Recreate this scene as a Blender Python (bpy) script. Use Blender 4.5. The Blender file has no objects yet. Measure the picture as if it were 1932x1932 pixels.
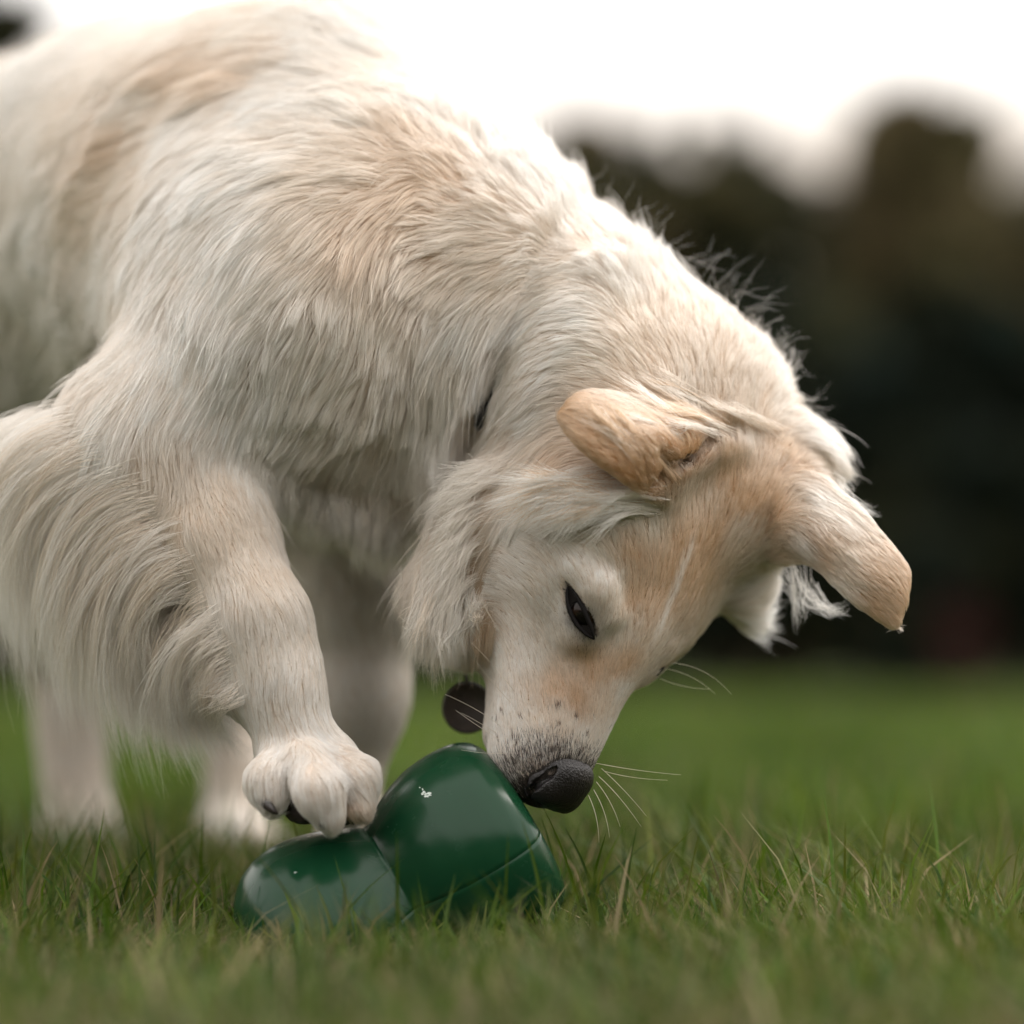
import bpy, bmesh, math, random, os
import numpy as np
from mathutils import Vector, Matrix, kdtree
from mathutils.bvhtree import BVHTree

rng = np.random.default_rng(7)
random.seed(7)
C = bpy.context.scene.collection
FUR = 1.0
GRASS = 1.0

# ---------------------------------------------------------------- camera
S = 0.64 / 1932                    # metres per picture unit at the subject
D = 1.6
CAM = np.array([0, -D, 0.18])
TILT = math.atan(304 * S / D)
cam_d = bpy.data.cameras.new('camera')
cam = bpy.data.objects.new('camera', cam_d)
C.objects.link(cam)
cam.location = CAM
cam.rotation_euler = (math.pi / 2 + TILT, 0, 0)
cam_d.sensor_width = 36
cam_d.lens = 36 * D / 0.64
cam_d.clip_start = 0.05
cam_d.clip_end = 3000
cam_d.dof.use_dof = True
cam_d.dof.focus_distance = 1.53
cam_d.dof.aperture_fstop = 1.75
bpy.context.scene.camera = cam

# ---------------------------------------------------------------- world, sun, exposure
sc = bpy.context.scene
w = bpy.data.worlds.new("World")
sc.world = w
w.use_nodes = True
nt = w.node_tree
nt.nodes.clear()
out = nt.nodes.new('ShaderNodeOutputWorld')
bg = nt.nodes.new('ShaderNodeBackground')
sky = nt.nodes.new('ShaderNodeTexSky')
sky.sky_type = 'NISHITA'
sky.sun_disc = False
SUN_EL, SUN_ROT = math.radians(56), math.radians(78)
sky.sun_elevation = SUN_EL
sky.sun_rotation = SUN_ROT
sky.air_density = 1.0
sky.dust_density = 4.0
hs = nt.nodes.new('ShaderNodeHueSaturation')
hs.inputs['Saturation'].default_value = 0.35
mixn = nt.nodes.new('ShaderNodeMix')
mixn.data_type = 'RGBA'
mixn.inputs['Factor'].default_value = 0.72
geo = nt.nodes.new('ShaderNodeTexCoord')                      # cloud is dimmer and warmer low down, as at dusk
sep = nt.nodes.new('ShaderNodeSeparateXYZ')
crp = nt.nodes.new('ShaderNodeMapRange'); crp.interpolation_type = 'SMOOTHSTEP'
crp.inputs[1].default_value = math.sin(math.radians(9)); crp.inputs[2].default_value = math.sin(math.radians(17))
cmx = nt.nodes.new('ShaderNodeMix'); cmx.data_type = 'RGBA'
cmx.inputs['A'].default_value = (2.8, 1.95, 1.1, 1); cmx.inputs['B'].default_value = (9.6, 9.15, 8.6, 1)
nt.links.new(geo.outputs['Generated'], sep.inputs[0]); nt.links.new(sep.outputs['Z'], crp.inputs[0])
nt.links.new(crp.outputs[0], cmx.inputs['Factor']); nt.links.new(cmx.outputs['Result'], mixn.inputs['B'])
nt.links.new(sky.outputs[0], hs.inputs['Color'])
nt.links.new(hs.outputs[0], mixn.inputs['A'])
nt.links.new(mixn.outputs['Result'], bg.inputs['Color'])
nt.links.new(bg.outputs[0], out.inputs['Surface'])
bg.inputs['Strength'].default_value = 0.12
sun_d = bpy.data.lights.new('sun', 'SUN')
sun = bpy.data.objects.new('sun', sun_d)
C.objects.link(sun)
sun_d.energy = 0.9
sun_d.angle = math.radians(30)
sun_d.color = (1, 0.94, 0.88)
sdir = Vector((math.sin(SUN_ROT) * math.cos(SUN_EL), math.cos(SUN_ROT) * math.cos(SUN_EL), math.sin(SUN_EL)))
sun.rotation_euler = sdir.to_track_quat('Z', 'Y').to_euler()
sc.view_settings.view_transform = 'Standard'
sc.view_settings.look = 'None'
sc.view_settings.gamma = 1
sc.view_settings.use_curve_mapping = False
sc.view_settings.exposure = 1.26
sc.render.engine = 'CYCLES'
sc.cycles.use_denoising = True
sc.cycles.use_adaptive_sampling = True
sc.cycles.adaptive_threshold = .015
sc.cycles.max_bounces = 10
sc.cycles.diffuse_bounces = 5
sc.cycles.glossy_bounces = 5
sc.cycles.transmission_bounces = 7
sc.cycles.transparent_max_bounces = 8
sc.cycles_curves.shape = 'RIBBONS'
sc.cycles_curves.subdivisions = 2
sc.cycles.sample_clamp_indirect = 8

# ---------------------------------------------------------------- helpers
ct, st_ = math.cos(TILT), math.sin(TILT)
def ray(px, py):
    nx, ny = (px - 966) * S / D, -(py - 966) * S / D
    return np.array([nx, ct - ny * st_, st_ + ny * ct])
def P(px, py, y=0.0):
    d = ray(px, py)
    return CAM + d * ((y + D) / d[1])
def R(r, y=0.0):
    return r * S * (y + D) / D

def tag(o, label=None, cat=None, group=None, kind=None):
    if label: o['label'] = label
    if cat: o['category'] = cat
    if group: o['group'] = group
    if kind: o['kind'] = kind
    return o
def empty(name, loc=(0, 0, 0)):
    o = bpy.data.objects.new(name, None)
    o.empty_display_size = 0.05
    C.objects.link(o)
    o.location = loc
    return o
def mesh_obj(name, verts, faces, mat=None, parent=None, smooth=True):
    me = bpy.data.meshes.new(name)
    verts = np.asarray(verts, dtype=np.float32)
    if isinstance(faces, np.ndarray):
        n, k = faces.shape
        me.vertices.add(len(verts)); me.vertices.foreach_set('co', verts.ravel())
        me.loops.add(n * k); me.loops.foreach_set('vertex_index', faces.astype(np.int32).ravel())
        me.polygons.add(n)
        me.polygons.foreach_set('loop_start', np.arange(0, n * k, k, dtype=np.int32))
        me.update(calc_edges=True)
    else:
        me.from_pydata([tuple(v) for v in verts], [], faces)
    me.validate()
    if smooth:
        me.polygons.foreach_set('use_smooth', np.ones(len(me.polygons), dtype=bool))
    o = bpy.data.objects.new(name, me)
    if mat: me.materials.append(mat)
    C.objects.link(o)
    if parent is not None:
        o.parent = parent
        o.matrix_parent_inverse = parent.matrix_world.inverted() if parent.type != 'EMPTY' else Matrix.Translation(-Vector(parent.location))
    return o
def vcol(o, name, cols):
    a = o.data.attributes.new(name, 'FLOAT_COLOR', 'POINT')
    c4 = np.ones((len(cols), 4), dtype=np.float32); c4[:, :3] = cols
    a.data.foreach_set('color', c4.ravel())

def material(name, color=(.5, .5, .5), rough=.6, spec=.5, attr=None, var=0.0, vscale=20, bump=0.0, bscale=200, trans=0.0, coat=0, metal=0):
    m = bpy.data.materials.new(name)
    m.use_nodes = True
    t = m.node_tree
    b = t.nodes['Principled BSDF']
    b.inputs['Roughness'].default_value = rough
    b.inputs['Specular IOR Level'].default_value = spec
    b.inputs['Metallic'].default_value = metal
    b.inputs['Coat Weight'].default_value = coat
    src = None
    if attr:
        a = t.nodes.new('ShaderNodeAttribute'); a.attribute_name = attr
        src = a.outputs['Color']
    else:
        rgb = t.nodes.new('ShaderNodeRGB'); rgb.outputs[0].default_value = (*color, 1)
        src = rgb.outputs[0]
    if var:
        n = t.nodes.new('ShaderNodeTexNoise'); n.inputs['Scale'].default_value = vscale
        n.inputs['Detail'].default_value = 4
        tc = t.nodes.new('ShaderNodeTexCoord'); t.links.new(tc.outputs['Object'], n.inputs['Vector'])
        mr = t.nodes.new('ShaderNodeMapRange')
        mr.inputs[3].default_value = 1 - var; mr.inputs[4].default_value = 1 + var
        t.links.new(n.outputs[0], mr.inputs[0])
        h = t.nodes.new('ShaderNodeHueSaturation')
        t.links.new(mr.outputs[0], h.inputs['Value']); t.links.new(src, h.inputs['Color'])
        src = h.outputs[0]
    t.links.new(src, b.inputs['Base Color'])
    if bump:
        n = t.nodes.new('ShaderNodeTexNoise'); n.inputs['Scale'].default_value = bscale
        n.inputs['Detail'].default_value = 5
        tc = t.nodes.new('ShaderNodeTexCoord'); t.links.new(tc.outputs['Object'], n.inputs['Vector'])
        bp = t.nodes.new('ShaderNodeBump'); bp.inputs['Strength'].default_value = bump
        bp.inputs['Distance'].default_value = 0.002
        t.links.new(n.outputs[0], bp.inputs['Height']); t.links.new(bp.outputs[0], b.inputs['Normal'])
    if trans:
        tr = t.nodes.new('ShaderNodeBsdfTranslucent'); mx = t.nodes.new('ShaderNodeMixShader')
        mx.inputs[0].default_value = trans
        t.links.new(src, tr.inputs['Color'])
        t.links.new(b.outputs[0], mx.inputs[1]); t.links.new(tr.outputs[0], mx.inputs[2])
        t.links.new(mx.outputs[0], t.nodes['Material Output'].inputs['Surface'])
    return m

def noise3(p, seed, scale):
    """cheap smooth vector noise in about -1..1: sums of sines in random directions"""
    r = np.random.default_rng(seed)
    o = np.zeros_like(p)
    for k in range(6):
        d = r.normal(size=3); d /= np.linalg.norm(d)
        f = scale * (0.6 + 0.8 * r.random()) * (1 if k < 3 else 2.1)
        ph = r.random(3) * 6.28
        a = (p @ d) * f
        for c in range(3):
            o[:, c] += np.sin(a + ph[c] + 1.7 * np.sin(a * .37 + ph[(c + 1) % 3])) * (.4 if k < 3 else .22)
    return o

# --- signed distance field + surface nets
class Field:
    def __init__(s, xs, ys, zs):
        s.xs, s.ys, s.zs = xs, ys, zs
        s.F = np.full((len(xs), len(ys), len(zs)), 0.2, dtype=np.float32)
    def _sub(s, lo, hi):
        sl = []
        for ax, l, h in zip((s.xs, s.ys, s.zs), lo, hi):
            i0 = max(0, np.searchsorted(ax, l)); i1 = min(len(ax), np.searchsorted(ax, h))
            sl.append(slice(i0, max(i1, i0)))
        X = s.xs[sl[0]][:, None, None]; Y = s.ys[sl[1]][None, :, None]; Z = s.zs[sl[2]][None, None, :]
        return tuple(sl), X, Y, Z
    def _put(s, sl, d, k, op='add'):
        a = s.F[sl]
        if op == 'cut': d = -d
        if k > 0:
            h = np.clip(k - np.abs(a - d), 0, None) / k
            if op == 'cut': s.F[sl] = np.maximum(a, d) + h * h * k * .25
            else: s.F[sl] = np.minimum(a, d) - h * h * k * .25
        else:
            s.F[sl] = np.maximum(a, d) if op == 'cut' else np.minimum(a, d)
    def ell(s, c, rad, axes=None, k=.02, m=.06, op='add'):
        m = max(m, 2.2 * k)
        c = np.asarray(c, float); rad = np.asarray(rad, float) * np.ones(3)
        A = np.eye(3) if axes is None else np.asarray(axes, float)
        rm = rad.max() + m
        sl, X, Y, Z = s._sub(c - rm, c + rm)
        dx, dy, dz = X - c[0], Y - c[1], Z - c[2]
        k0 = 0; k1 = 0
        for i in range(3):
            q = (dx * A[i][0] + dy * A[i][1] + dz * A[i][2])
            k0 = k0 + (q / rad[i]) ** 2; k1 = k1 + (q / rad[i] ** 2) ** 2
        k0 = np.sqrt(k0); k1 = np.sqrt(k1) + 1e-9
        s._put(sl, (k0 * (k0 - 1) / k1).astype(np.float32), k, op)
    def cap(s, a, b, ra, rb, k=.02, m=.06, op='add'):
        m = max(m, 2.2 * k)
        a = np.asarray(a, float); b = np.asarray(b, float)
        rm = max(ra, rb) + m
        sl, X, Y, Z = s._sub(np.minimum(a, b) - rm, np.maximum(a, b) + rm)
        ab = b - a; L = ab @ ab
        t = np.clip(((X - a[0]) * ab[0] + (Y - a[1]) * ab[1] + (Z - a[2]) * ab[2]) / L, 0, 1)
        d = np.sqrt((X - a[0] - t * ab[0]) ** 2 + (Y - a[1] - t * ab[1]) ** 2 + (Z - a[2] - t * ab[2]) ** 2) - (ra + (rb - ra) * t)
        s._put(sl, d.astype(np.float32), k, op)
    def cloud(s, pts, rad, k=.01, m=.03):
        pts = np.asarray(pts); rad = np.asarray(rad)
        sl, X, Y, Z = s._sub(pts.min(0) - m, pts.max(0) + m)
        d = np.full((X.shape[0], Y.shape[1], Z.shape[2]), 9., dtype=np.float32)
        for p, r in zip(pts, rad):
            d = np.minimum(d, np.sqrt((X - p[0]) ** 2 + (Y - p[1]) ** 2 + (Z - p[2]) ** 2).astype(np.float32) - np.float32(r))
        s._put(sl, d, k)
    def mesh(s):
        F = s.F; neg = F < 0
        nx, ny, nz = F.shape
        c = np.zeros((nx - 1, ny - 1, nz - 1), dtype=np.int8)
        for i in (0, 1):
            for j in (0, 1):
                for k in (0, 1):
                    c += neg[i:nx - 1 + i, j:ny - 1 + j, k:nz - 1 + k]
        act = (c > 0) & (c < 8)
        I, J, K = np.nonzero(act)
        idx = np.full(act.shape, -1, dtype=np.int64); idx[I, J, K] = np.arange(len(I))
        acc = np.zeros((len(I), 3)); cnt = np.zeros(len(I))
        corners = [(i, j, k) for i in (0, 1) for j in (0, 1) for k in (0, 1)]
        for a in corners:
            for ax in range(3):
                if a[ax] == 1: continue
                b = list(a); b[ax] = 1
                fa = F[I + a[0], J + a[1], K + a[2]]; fb = F[I + b[0], J + b[1], K + b[2]]
                m = (fa < 0) != (fb < 0)
                t = np.where(m, fa / np.where(m, fa - fb, 1), 0)
                pa = np.stack([s.xs[I + a[0]], s.ys[J + a[1]], s.zs[K + a[2]]], 1)
                pb = np.stack([s.xs[I + b[0]], s.ys[J + b[1]], s.zs[K + b[2]]], 1)
                acc += np.where(m[:, None], pa + (pb - pa) * t[:, None], 0); cnt += m
        V = acc / cnt[:, None]
        faces = []
        for ax in range(3):
            sa = [slice(0, n) for n in F.shape]; sb = list(sa)
            sa[ax] = slice(0, F.shape[ax] - 1); sb[ax] = slice(1, F.shape[ax])
            ch = neg[tuple(sa)] != neg[tuple(sb)]
            e = np.stack(np.nonzero(ch), 1)
            o1, o2 = [(1, 2), (2, 0), (0, 1)][ax]
            ok = (e[:, o1] > 0) & (e[:, o2] > 0) & (e[:, o1] < F.shape[o1] - 1) & (e[:, o2] < F.shape[o2] - 1)
            e = e[ok]
            def at(d1, d2):
                q = e.copy(); q[:, o1] += d1; q[:, o2] += d2
                return idx[q[:, 0], q[:, 1], q[:, 2]]
            q = np.stack([at(-1, -1), at(0, -1), at(0, 0), at(-1, 0)], 1)
            ins = neg[e[:, 0], e[:, 1], e[:, 2]]
            q[~ins] = q[~ins][:, ::-1]
            faces.append(q)
        return V, np.concatenate(faces)
    def sample(s, p):
        out = []
        for ax, v in zip((s.xs, s.ys, s.zs), p.T):
            i = np.clip(np.searchsorted(ax, v) - 1, 0, len(ax) - 2)
            out.append((i, np.clip((v - ax[i]) / (ax[i + 1] - ax[i]), 0, 1)))
        (i, u), (j, v), (k, w_) = out
        F = s.F; r = 0
        for a in (0, 1):
            for b in (0, 1):
                for c in (0, 1):
                    r = r + F[i + a, j + b, k + c] * (u if a else 1 - u) * (v if b else 1 - v) * (w_ if c else 1 - w_)
        return r
    def grad(s, p, e=.003):
        g = np.stack([s.sample(p + d) - s.sample(p - d) for d in np.eye(3) * e], 1)
        return g / (np.linalg.norm(g, axis=1, keepdims=True) + 1e-9)

def axis(parts):
    """grid lines: parts = [(start, end, step), ...]"""
    o = []
    for a, b, h in parts:
        n = max(1, int(round((b - a) / h)))
        o.append(np.linspace(a, b, n, endpoint=False))
    return np.concatenate(o + [np.array([parts[-1][1]])])

def ribbons(P0, T, L, Wd, bend, nseg=3):
    """curved tapering blades: base points, lean direction, length, width"""
    n = len(P0)
    side = np.cross(T, np.array([0, 0, 1.0])) ; 
    ang = rng.random(n) * 6.283
    side = np.stack([np.cos(ang), np.sin(ang), np.zeros(n)], 1)
    V = np.zeros((n, nseg * 2 + 1, 3))
    for k in range(nseg + 1):
        t = k / nseg
        c = P0 + np.array([0, 0, 1.0]) * (L * (t - .35 * bend * t * t))[:, None] + T * (L * bend * t * t)[:, None] * .8
        wd = (Wd * (1 - t ** 1.6) * .5)[:, None]
        if k < nseg:
            V[:, 2 * k] = c - side * wd; V[:, 2 * k + 1] = c + side * wd
        else:
            V[:, 2 * k] = c
    base = (np.arange(n) * (nseg * 2 + 1))[:, None]
    tris = []
    for k in range(nseg - 1):
        a = 2 * k
        tris += [[a, a + 1, a + 3], [a, a + 3, a + 2]]
    a = 2 * (nseg - 1)
    tris.append([a, a + 1, a + 2])
    F = (base[:, None, :] + np.array(tris)[None]).reshape(-1, 3)
    return V.reshape(-1, 3), F

def tube(pts, rads, nside=8, name='tube', mat=None, parent=None):
    pts = [Vector(p) for p in pts]
    V = []; F = []
    n = len(pts)
    for i, p in enumerate(pts):
        t = (pts[min(i + 1, n - 1)] - pts[max(i - 1, 0)]).normalized()
        a = t.cross(Vector((0.13, 0.9, 0.31))).normalized(); b = t.cross(a)
        for j in range(nside):
            q = 2 * math.pi * j / nside
            V.append(p + (a * math.cos(q) + b * math.sin(q)) * rads[i])
    for i in range(n - 1):
        for j in range(nside):
            F.append((i * nside + j, i * nside + (j + 1) % nside, (i + 1) * nside + (j + 1) % nside, (i + 1) * nside + j))
    F.append(tuple(range(nside - 1, -1, -1))); F.append(tuple((n - 1) * nside + j for j in range(nside)))
    return mesh_obj(name, V, F, mat, parent)

def bez(p, n=10):
    p = [np.asarray(q, float) for q in p]
    o = []
    for i in range(n):
        t = i / (n - 1)
        q = p
        while len(q) > 1:
            q = [a * (1 - t) + b * t for a, b in zip(q[:-1], q[1:])]
        o.append(q[0])
    return o

# ---------------------------------------------------------------- ground
def ground():
    m = material('soil_and_turf', (.045, .06, .02), .95, .2, var=.35, vscale=.9, bump=.6, bscale=30)
    t = m.node_tree
    v = np.concatenate([-np.geomspace(900, .5, 40), np.linspace(-.45, .45, 20), np.geomspace(.5, 900, 40)])
    X, Y = np.meshgrid(v, v, indexing='ij')
    near = np.exp(-(X ** 2 + Y ** 2) / 30)
    Z = near * (.006 * np.sin(X * 9 + 1) * np.cos(Y * 7) ) - .002
    n = len(v)
    i = np.arange(n * n).reshape(n, n)
    F = np.stack([i[:-1, :-1], i[1:, :-1], i[1:, 1:], i[:-1, 1:]], -1).reshape(-1, 4)
    o = mesh_obj('ground', np.stack([X, Y, Z], -1).reshape(-1, 3), F, m)
    tag(o, 'earth under the lawn', None, None, 'structure')
    del o['label']
ground()

# ---------------------------------------------------------------- trees beyond the lawn
def leaf_mat(name, col):
    return material(name, col, .7, .15, attr='leaf_color', trans=.35)
leafm = leaf_mat('leaves', (.05, .07, .03))
bark = material('bark', (.09, .07, .05), .9, .2, var=.3, vscale=6, bump=.8, bscale=20)
def tree(name, label, cat, px, dist, top_py, half_w, cols, nclump=60, nleaf=9000, leaf=.22, base=.08, group=None, squash=1.0):
    x = (px - 966) * S / D * (dist + D)
    H = (1270 - top_py) * S / D * (dist + D) + .2
    W = half_w * S / D * (dist + D)
    o = empty(name, (x, dist, 0))
    tag(o, label, cat, group)
    # trunk with limbs
    r0 = .045 * H
    bm_v, bm_f = [], []
    tk = tube([(x, dist, -.1), (x + .02 * H, dist, H * .3), (x - .01 * H, dist, H * .6), (x, dist, H * .85)], [r0, r0 * .75, r0 * .45, r0 * .15], 9, 'trunk', bark, o)
    for k in range(7):
        a = k * 2.4; z0 = H * (.25 + .07 * k); L = W * (.75 - .05 * k)
        tube([(x, dist, z0), (x + math.cos(a) * L * .5, dist + math.sin(a) * L * .5, z0 + L * .3), (x + math.cos(a) * L, dist + math.sin(a) * L, z0 + L * .5)],
             [r0 * .35, r0 * .2, r0 * .06], 6, 'limb', bark, o)
    # crown: leaf clumps through the volume
    cl = []
    while len(cl) < nclump:
        q = rng.normal(size=3); q /= np.linalg.norm(q)
        q = q * rng.random() ** .4
        z = base * H + (H * (1 - base)) * (.5 + .5 * q[2] * .94)
        tz = (z / H - base) / (1 - base)
        wz = W * (1.0 if tz < .45 else math.sqrt(max(.09, 1 - ((tz - .45) / .6) ** 2)))
        cl.append((x + q[0] * wz * .85, dist + q[1] * wz * .85 * squash, z, W * (.16 + .2 * rng.random())))
    cl = np.array(cl)
    j = rng.integers(0, nclump, nleaf)
    d = rng.normal(size=(nleaf, 3)); d /= np.linalg.norm(d, axis=1, keepdims=True)
    rr = cl[j, 3] * (.45 + .65 * rng.random(nleaf) ** .7)
    c = cl[j, :3] + d * rr[:, None] * np.array([1, 1, .8])
    c[:, 2] = np.maximum(c[:, 2], .1)
    u = rng.normal(size=(nleaf, 3)); u /= np.linalg.norm(u, axis=1, keepdims=True)
    v = np.cross(u, rng.normal(size=(nleaf, 3))); v /= np.linalg.norm(v, axis=1, keepdims=True)
    s = leaf * (.6 + .8 * rng.random(nleaf))[:, None]
    V = np.stack([c - u * s, c - v * s * .5, c + u * s, c + v * s * .5], 1).reshape(-1, 3)
    F = (np.arange(nleaf)[:, None] * 4 + np.array([0, 1, 2, 3]))
    cr = mesh_obj('crown', V, F, leafm, o, smooth=False)
    cr['kind'] = 'stuff'
    cols = np.array(cols)
    cc = cols[(j * 7) % len(cols)] * (.75 + .5 * rng.random(nleaf))[:, None]
    vcol(cr, 'leaf_color', np.repeat(cc, 4, axis=0))
    return o
DG = [(.030, .034, .016), (.04, .042, .02), (.024, .030, .018)]
OL = [(.075, .066, .028), (.06, .058, .024), (.09, .075, .036)]
BR = [(.15, .125, .065), (.13, .105, .055), (.10, .09, .04)]
EV = [(.010, .016, .010), (.012, .020, .015), (.014, .018, .010)]
GRP = 'trees along the far side of the lawn'
tree('broadleaf_tree', 'dark tree behind the dog, its crown a low brownish hump right of the shoulder', 'tree', 1120, 26, 205, 180, OL + BR[:2], group=GRP)
tree('broadleaf_tree', 'low olive green tree in the dip of the treeline', 'tree', 1370, 28, 325, 200, OL + DG[:1], group=GRP)
tree('broadleaf_tree', 'brownish tree rising highest above the treeline, right of the dog', 'tree', 1735, 27, 115, 200, BR + OL[:1], nclump=90, nleaf=12000, group=GRP)
tree('evergreen_tree', 'black green conifer mass beneath the tall brown tree', 'tree', 1800, 22, 520, 260, EV, nleaf=9000, group=GRP)
tree('evergreen_tree', 'dark green bushy tree left of the black conifer', 'tree', 1480, 24, 470, 210, DG + EV[:1], nleaf=9000, group=GRP)
tree('broadleaf_tree', 'tall dark tree showing in the top left corner behind the rump', 'tree', -40, 24, -160, 230, DG, group=GRP)
tree('broadleaf_tree', 'dark tree behind the dog at its chin', 'tree', 850, 27, 330, 220, OL + DG, group=GRP)
tree('broadleaf_tree', 'olive tree at the right edge beyond the brown one', 'tree', 2030, 28, 370, 170, OL, group=GRP)
tree('broadleaf_tree', 'green tree seen between the legs of the dog', 'tree', 420, 27, 300, 260, DG + OL, group=GRP)
tree('broadleaf_tree', 'rounder brown tree just left of the highest one', 'tree', 1655, 27, 185, 135, BR + OL[:1], group=GRP)
tree('broadleaf_tree', 'brown tree just right of the highest one', 'tree', 1840, 28, 165, 125, BR + OL[:2], group=GRP)
# low growth under the trees
for k, (px, d_, tp, hw, lb) in enumerate([(1180, 23, 880, 170, 'dark low bush under the trees right of the neck'), (1450, 22, 800, 200, 'dark low bush below the far ear'),
                                      (1700, 20, 840, 190, 'near black bush right of the far ear'), (1930, 21, 830, 170, 'dark bush at the right edge of the treeline'),
                                      (900, 22, 860, 190, 'dark bush at the chin of the dog'), (250, 22, 860, 260, 'dark bush seen behind the belly'), (600, 22, 870, 200, 'dark bush behind the front legs')]):
    tree('bush', lb, 'bush', px, d_, tp, hw, EV + DG[:1], nclump=22, nleaf=3500, leaf=.14, base=.0, group='low bushes under the trees')
def wood():
    n = 34000
    x = (rng.random(n) - .5) * 90
    top = 9.3 + .35 * np.sin(x * .23 + 1) + .4 * np.sin(x * .71) + .25 * np.sin(x * 1.9)
    z = rng.random(n) ** .9 * top
    y = 46 + (rng.random(n) - .5) * 5
    c = np.stack([x, y, z], 1)
    u = rng.normal(size=(n, 3)); u /= np.linalg.norm(u, axis=1, keepdims=True)
    v = np.cross(u, rng.normal(size=(n, 3))); v /= np.linalg.norm(v, axis=1, keepdims=True)
    s = .5 * (.6 + .8 * rng.random(n))[:, None]
    V = np.stack([c - u * s, c - v * s * .6, c + u * s, c + v * s * .6], 1).reshape(-1, 3)
    o = mesh_obj('far_woods', V, np.arange(n)[:, None] * 4 + np.array([0, 1, 2, 3]), leafm, None, smooth=False)
    cc = np.array(DG)[rng.integers(0, 3, n)] * (.75 + .5 * rng.random(n))[:, None]
    vcol(o, 'leaf_color', np.repeat(cc, 4, axis=0))
    tag(o, 'unbroken dark wood closing the view behind the trees', 'woods', kind='stuff')
wood()
def near_wood():
    # the wood behind the photographer, which the toy mirrors and which shades the lawn from that side
    n = 30000
    a = (rng.random(n) - .5) * 2.5
    rad = 24 + (rng.random(n) - .5) * 4
    x = np.sin(a) * rad; y = -D - np.cos(a) * rad
    top = 4.6 + .8 * np.sin(a * 17) + .7 * np.sin(a * 41 + 1) + .5 * np.sin(a * 90)
    z = rng.random(n) ** .85 * top
    c = np.stack([x, y, z], 1)
    u = rng.normal(size=(n, 3)); u /= np.linalg.norm(u, axis=1, keepdims=True)
    v = np.cross(u, rng.normal(size=(n, 3))); v /= np.linalg.norm(v, axis=1, keepdims=True)
    s_ = .45 * (.6 + .8 * rng.random(n))[:, None]
    V = np.stack([c - u * s_, c - v * s_ * .6, c + u * s_, c + v * s_ * .6], 1).reshape(-1, 3)
    o = mesh_obj('woods', V, np.arange(n)[:, None] * 4 + np.array([0, 1, 2, 3]), leafm, None, smooth=False)
    cc = np.array(DG + OL[:1])[rng.integers(0, 4, n)] * (.75 + .5 * rng.random(n))[:, None]
    vcol(o, 'leaf_color', np.repeat(cc, 4, axis=0))
    tag(o, 'dark wood on the near side of the lawn, mirrored in the toy', 'woods', kind='stuff')
near_wood()
tree('red_leaved_bush', 'dark red bush low at the right edge of the treeline', 'bush', 1800, 17, 1130, 70, [(.060, .020, .018), (.045, .016, .014)], nclump=14, nleaf=1500, leaf=.05, base=0)

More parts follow.
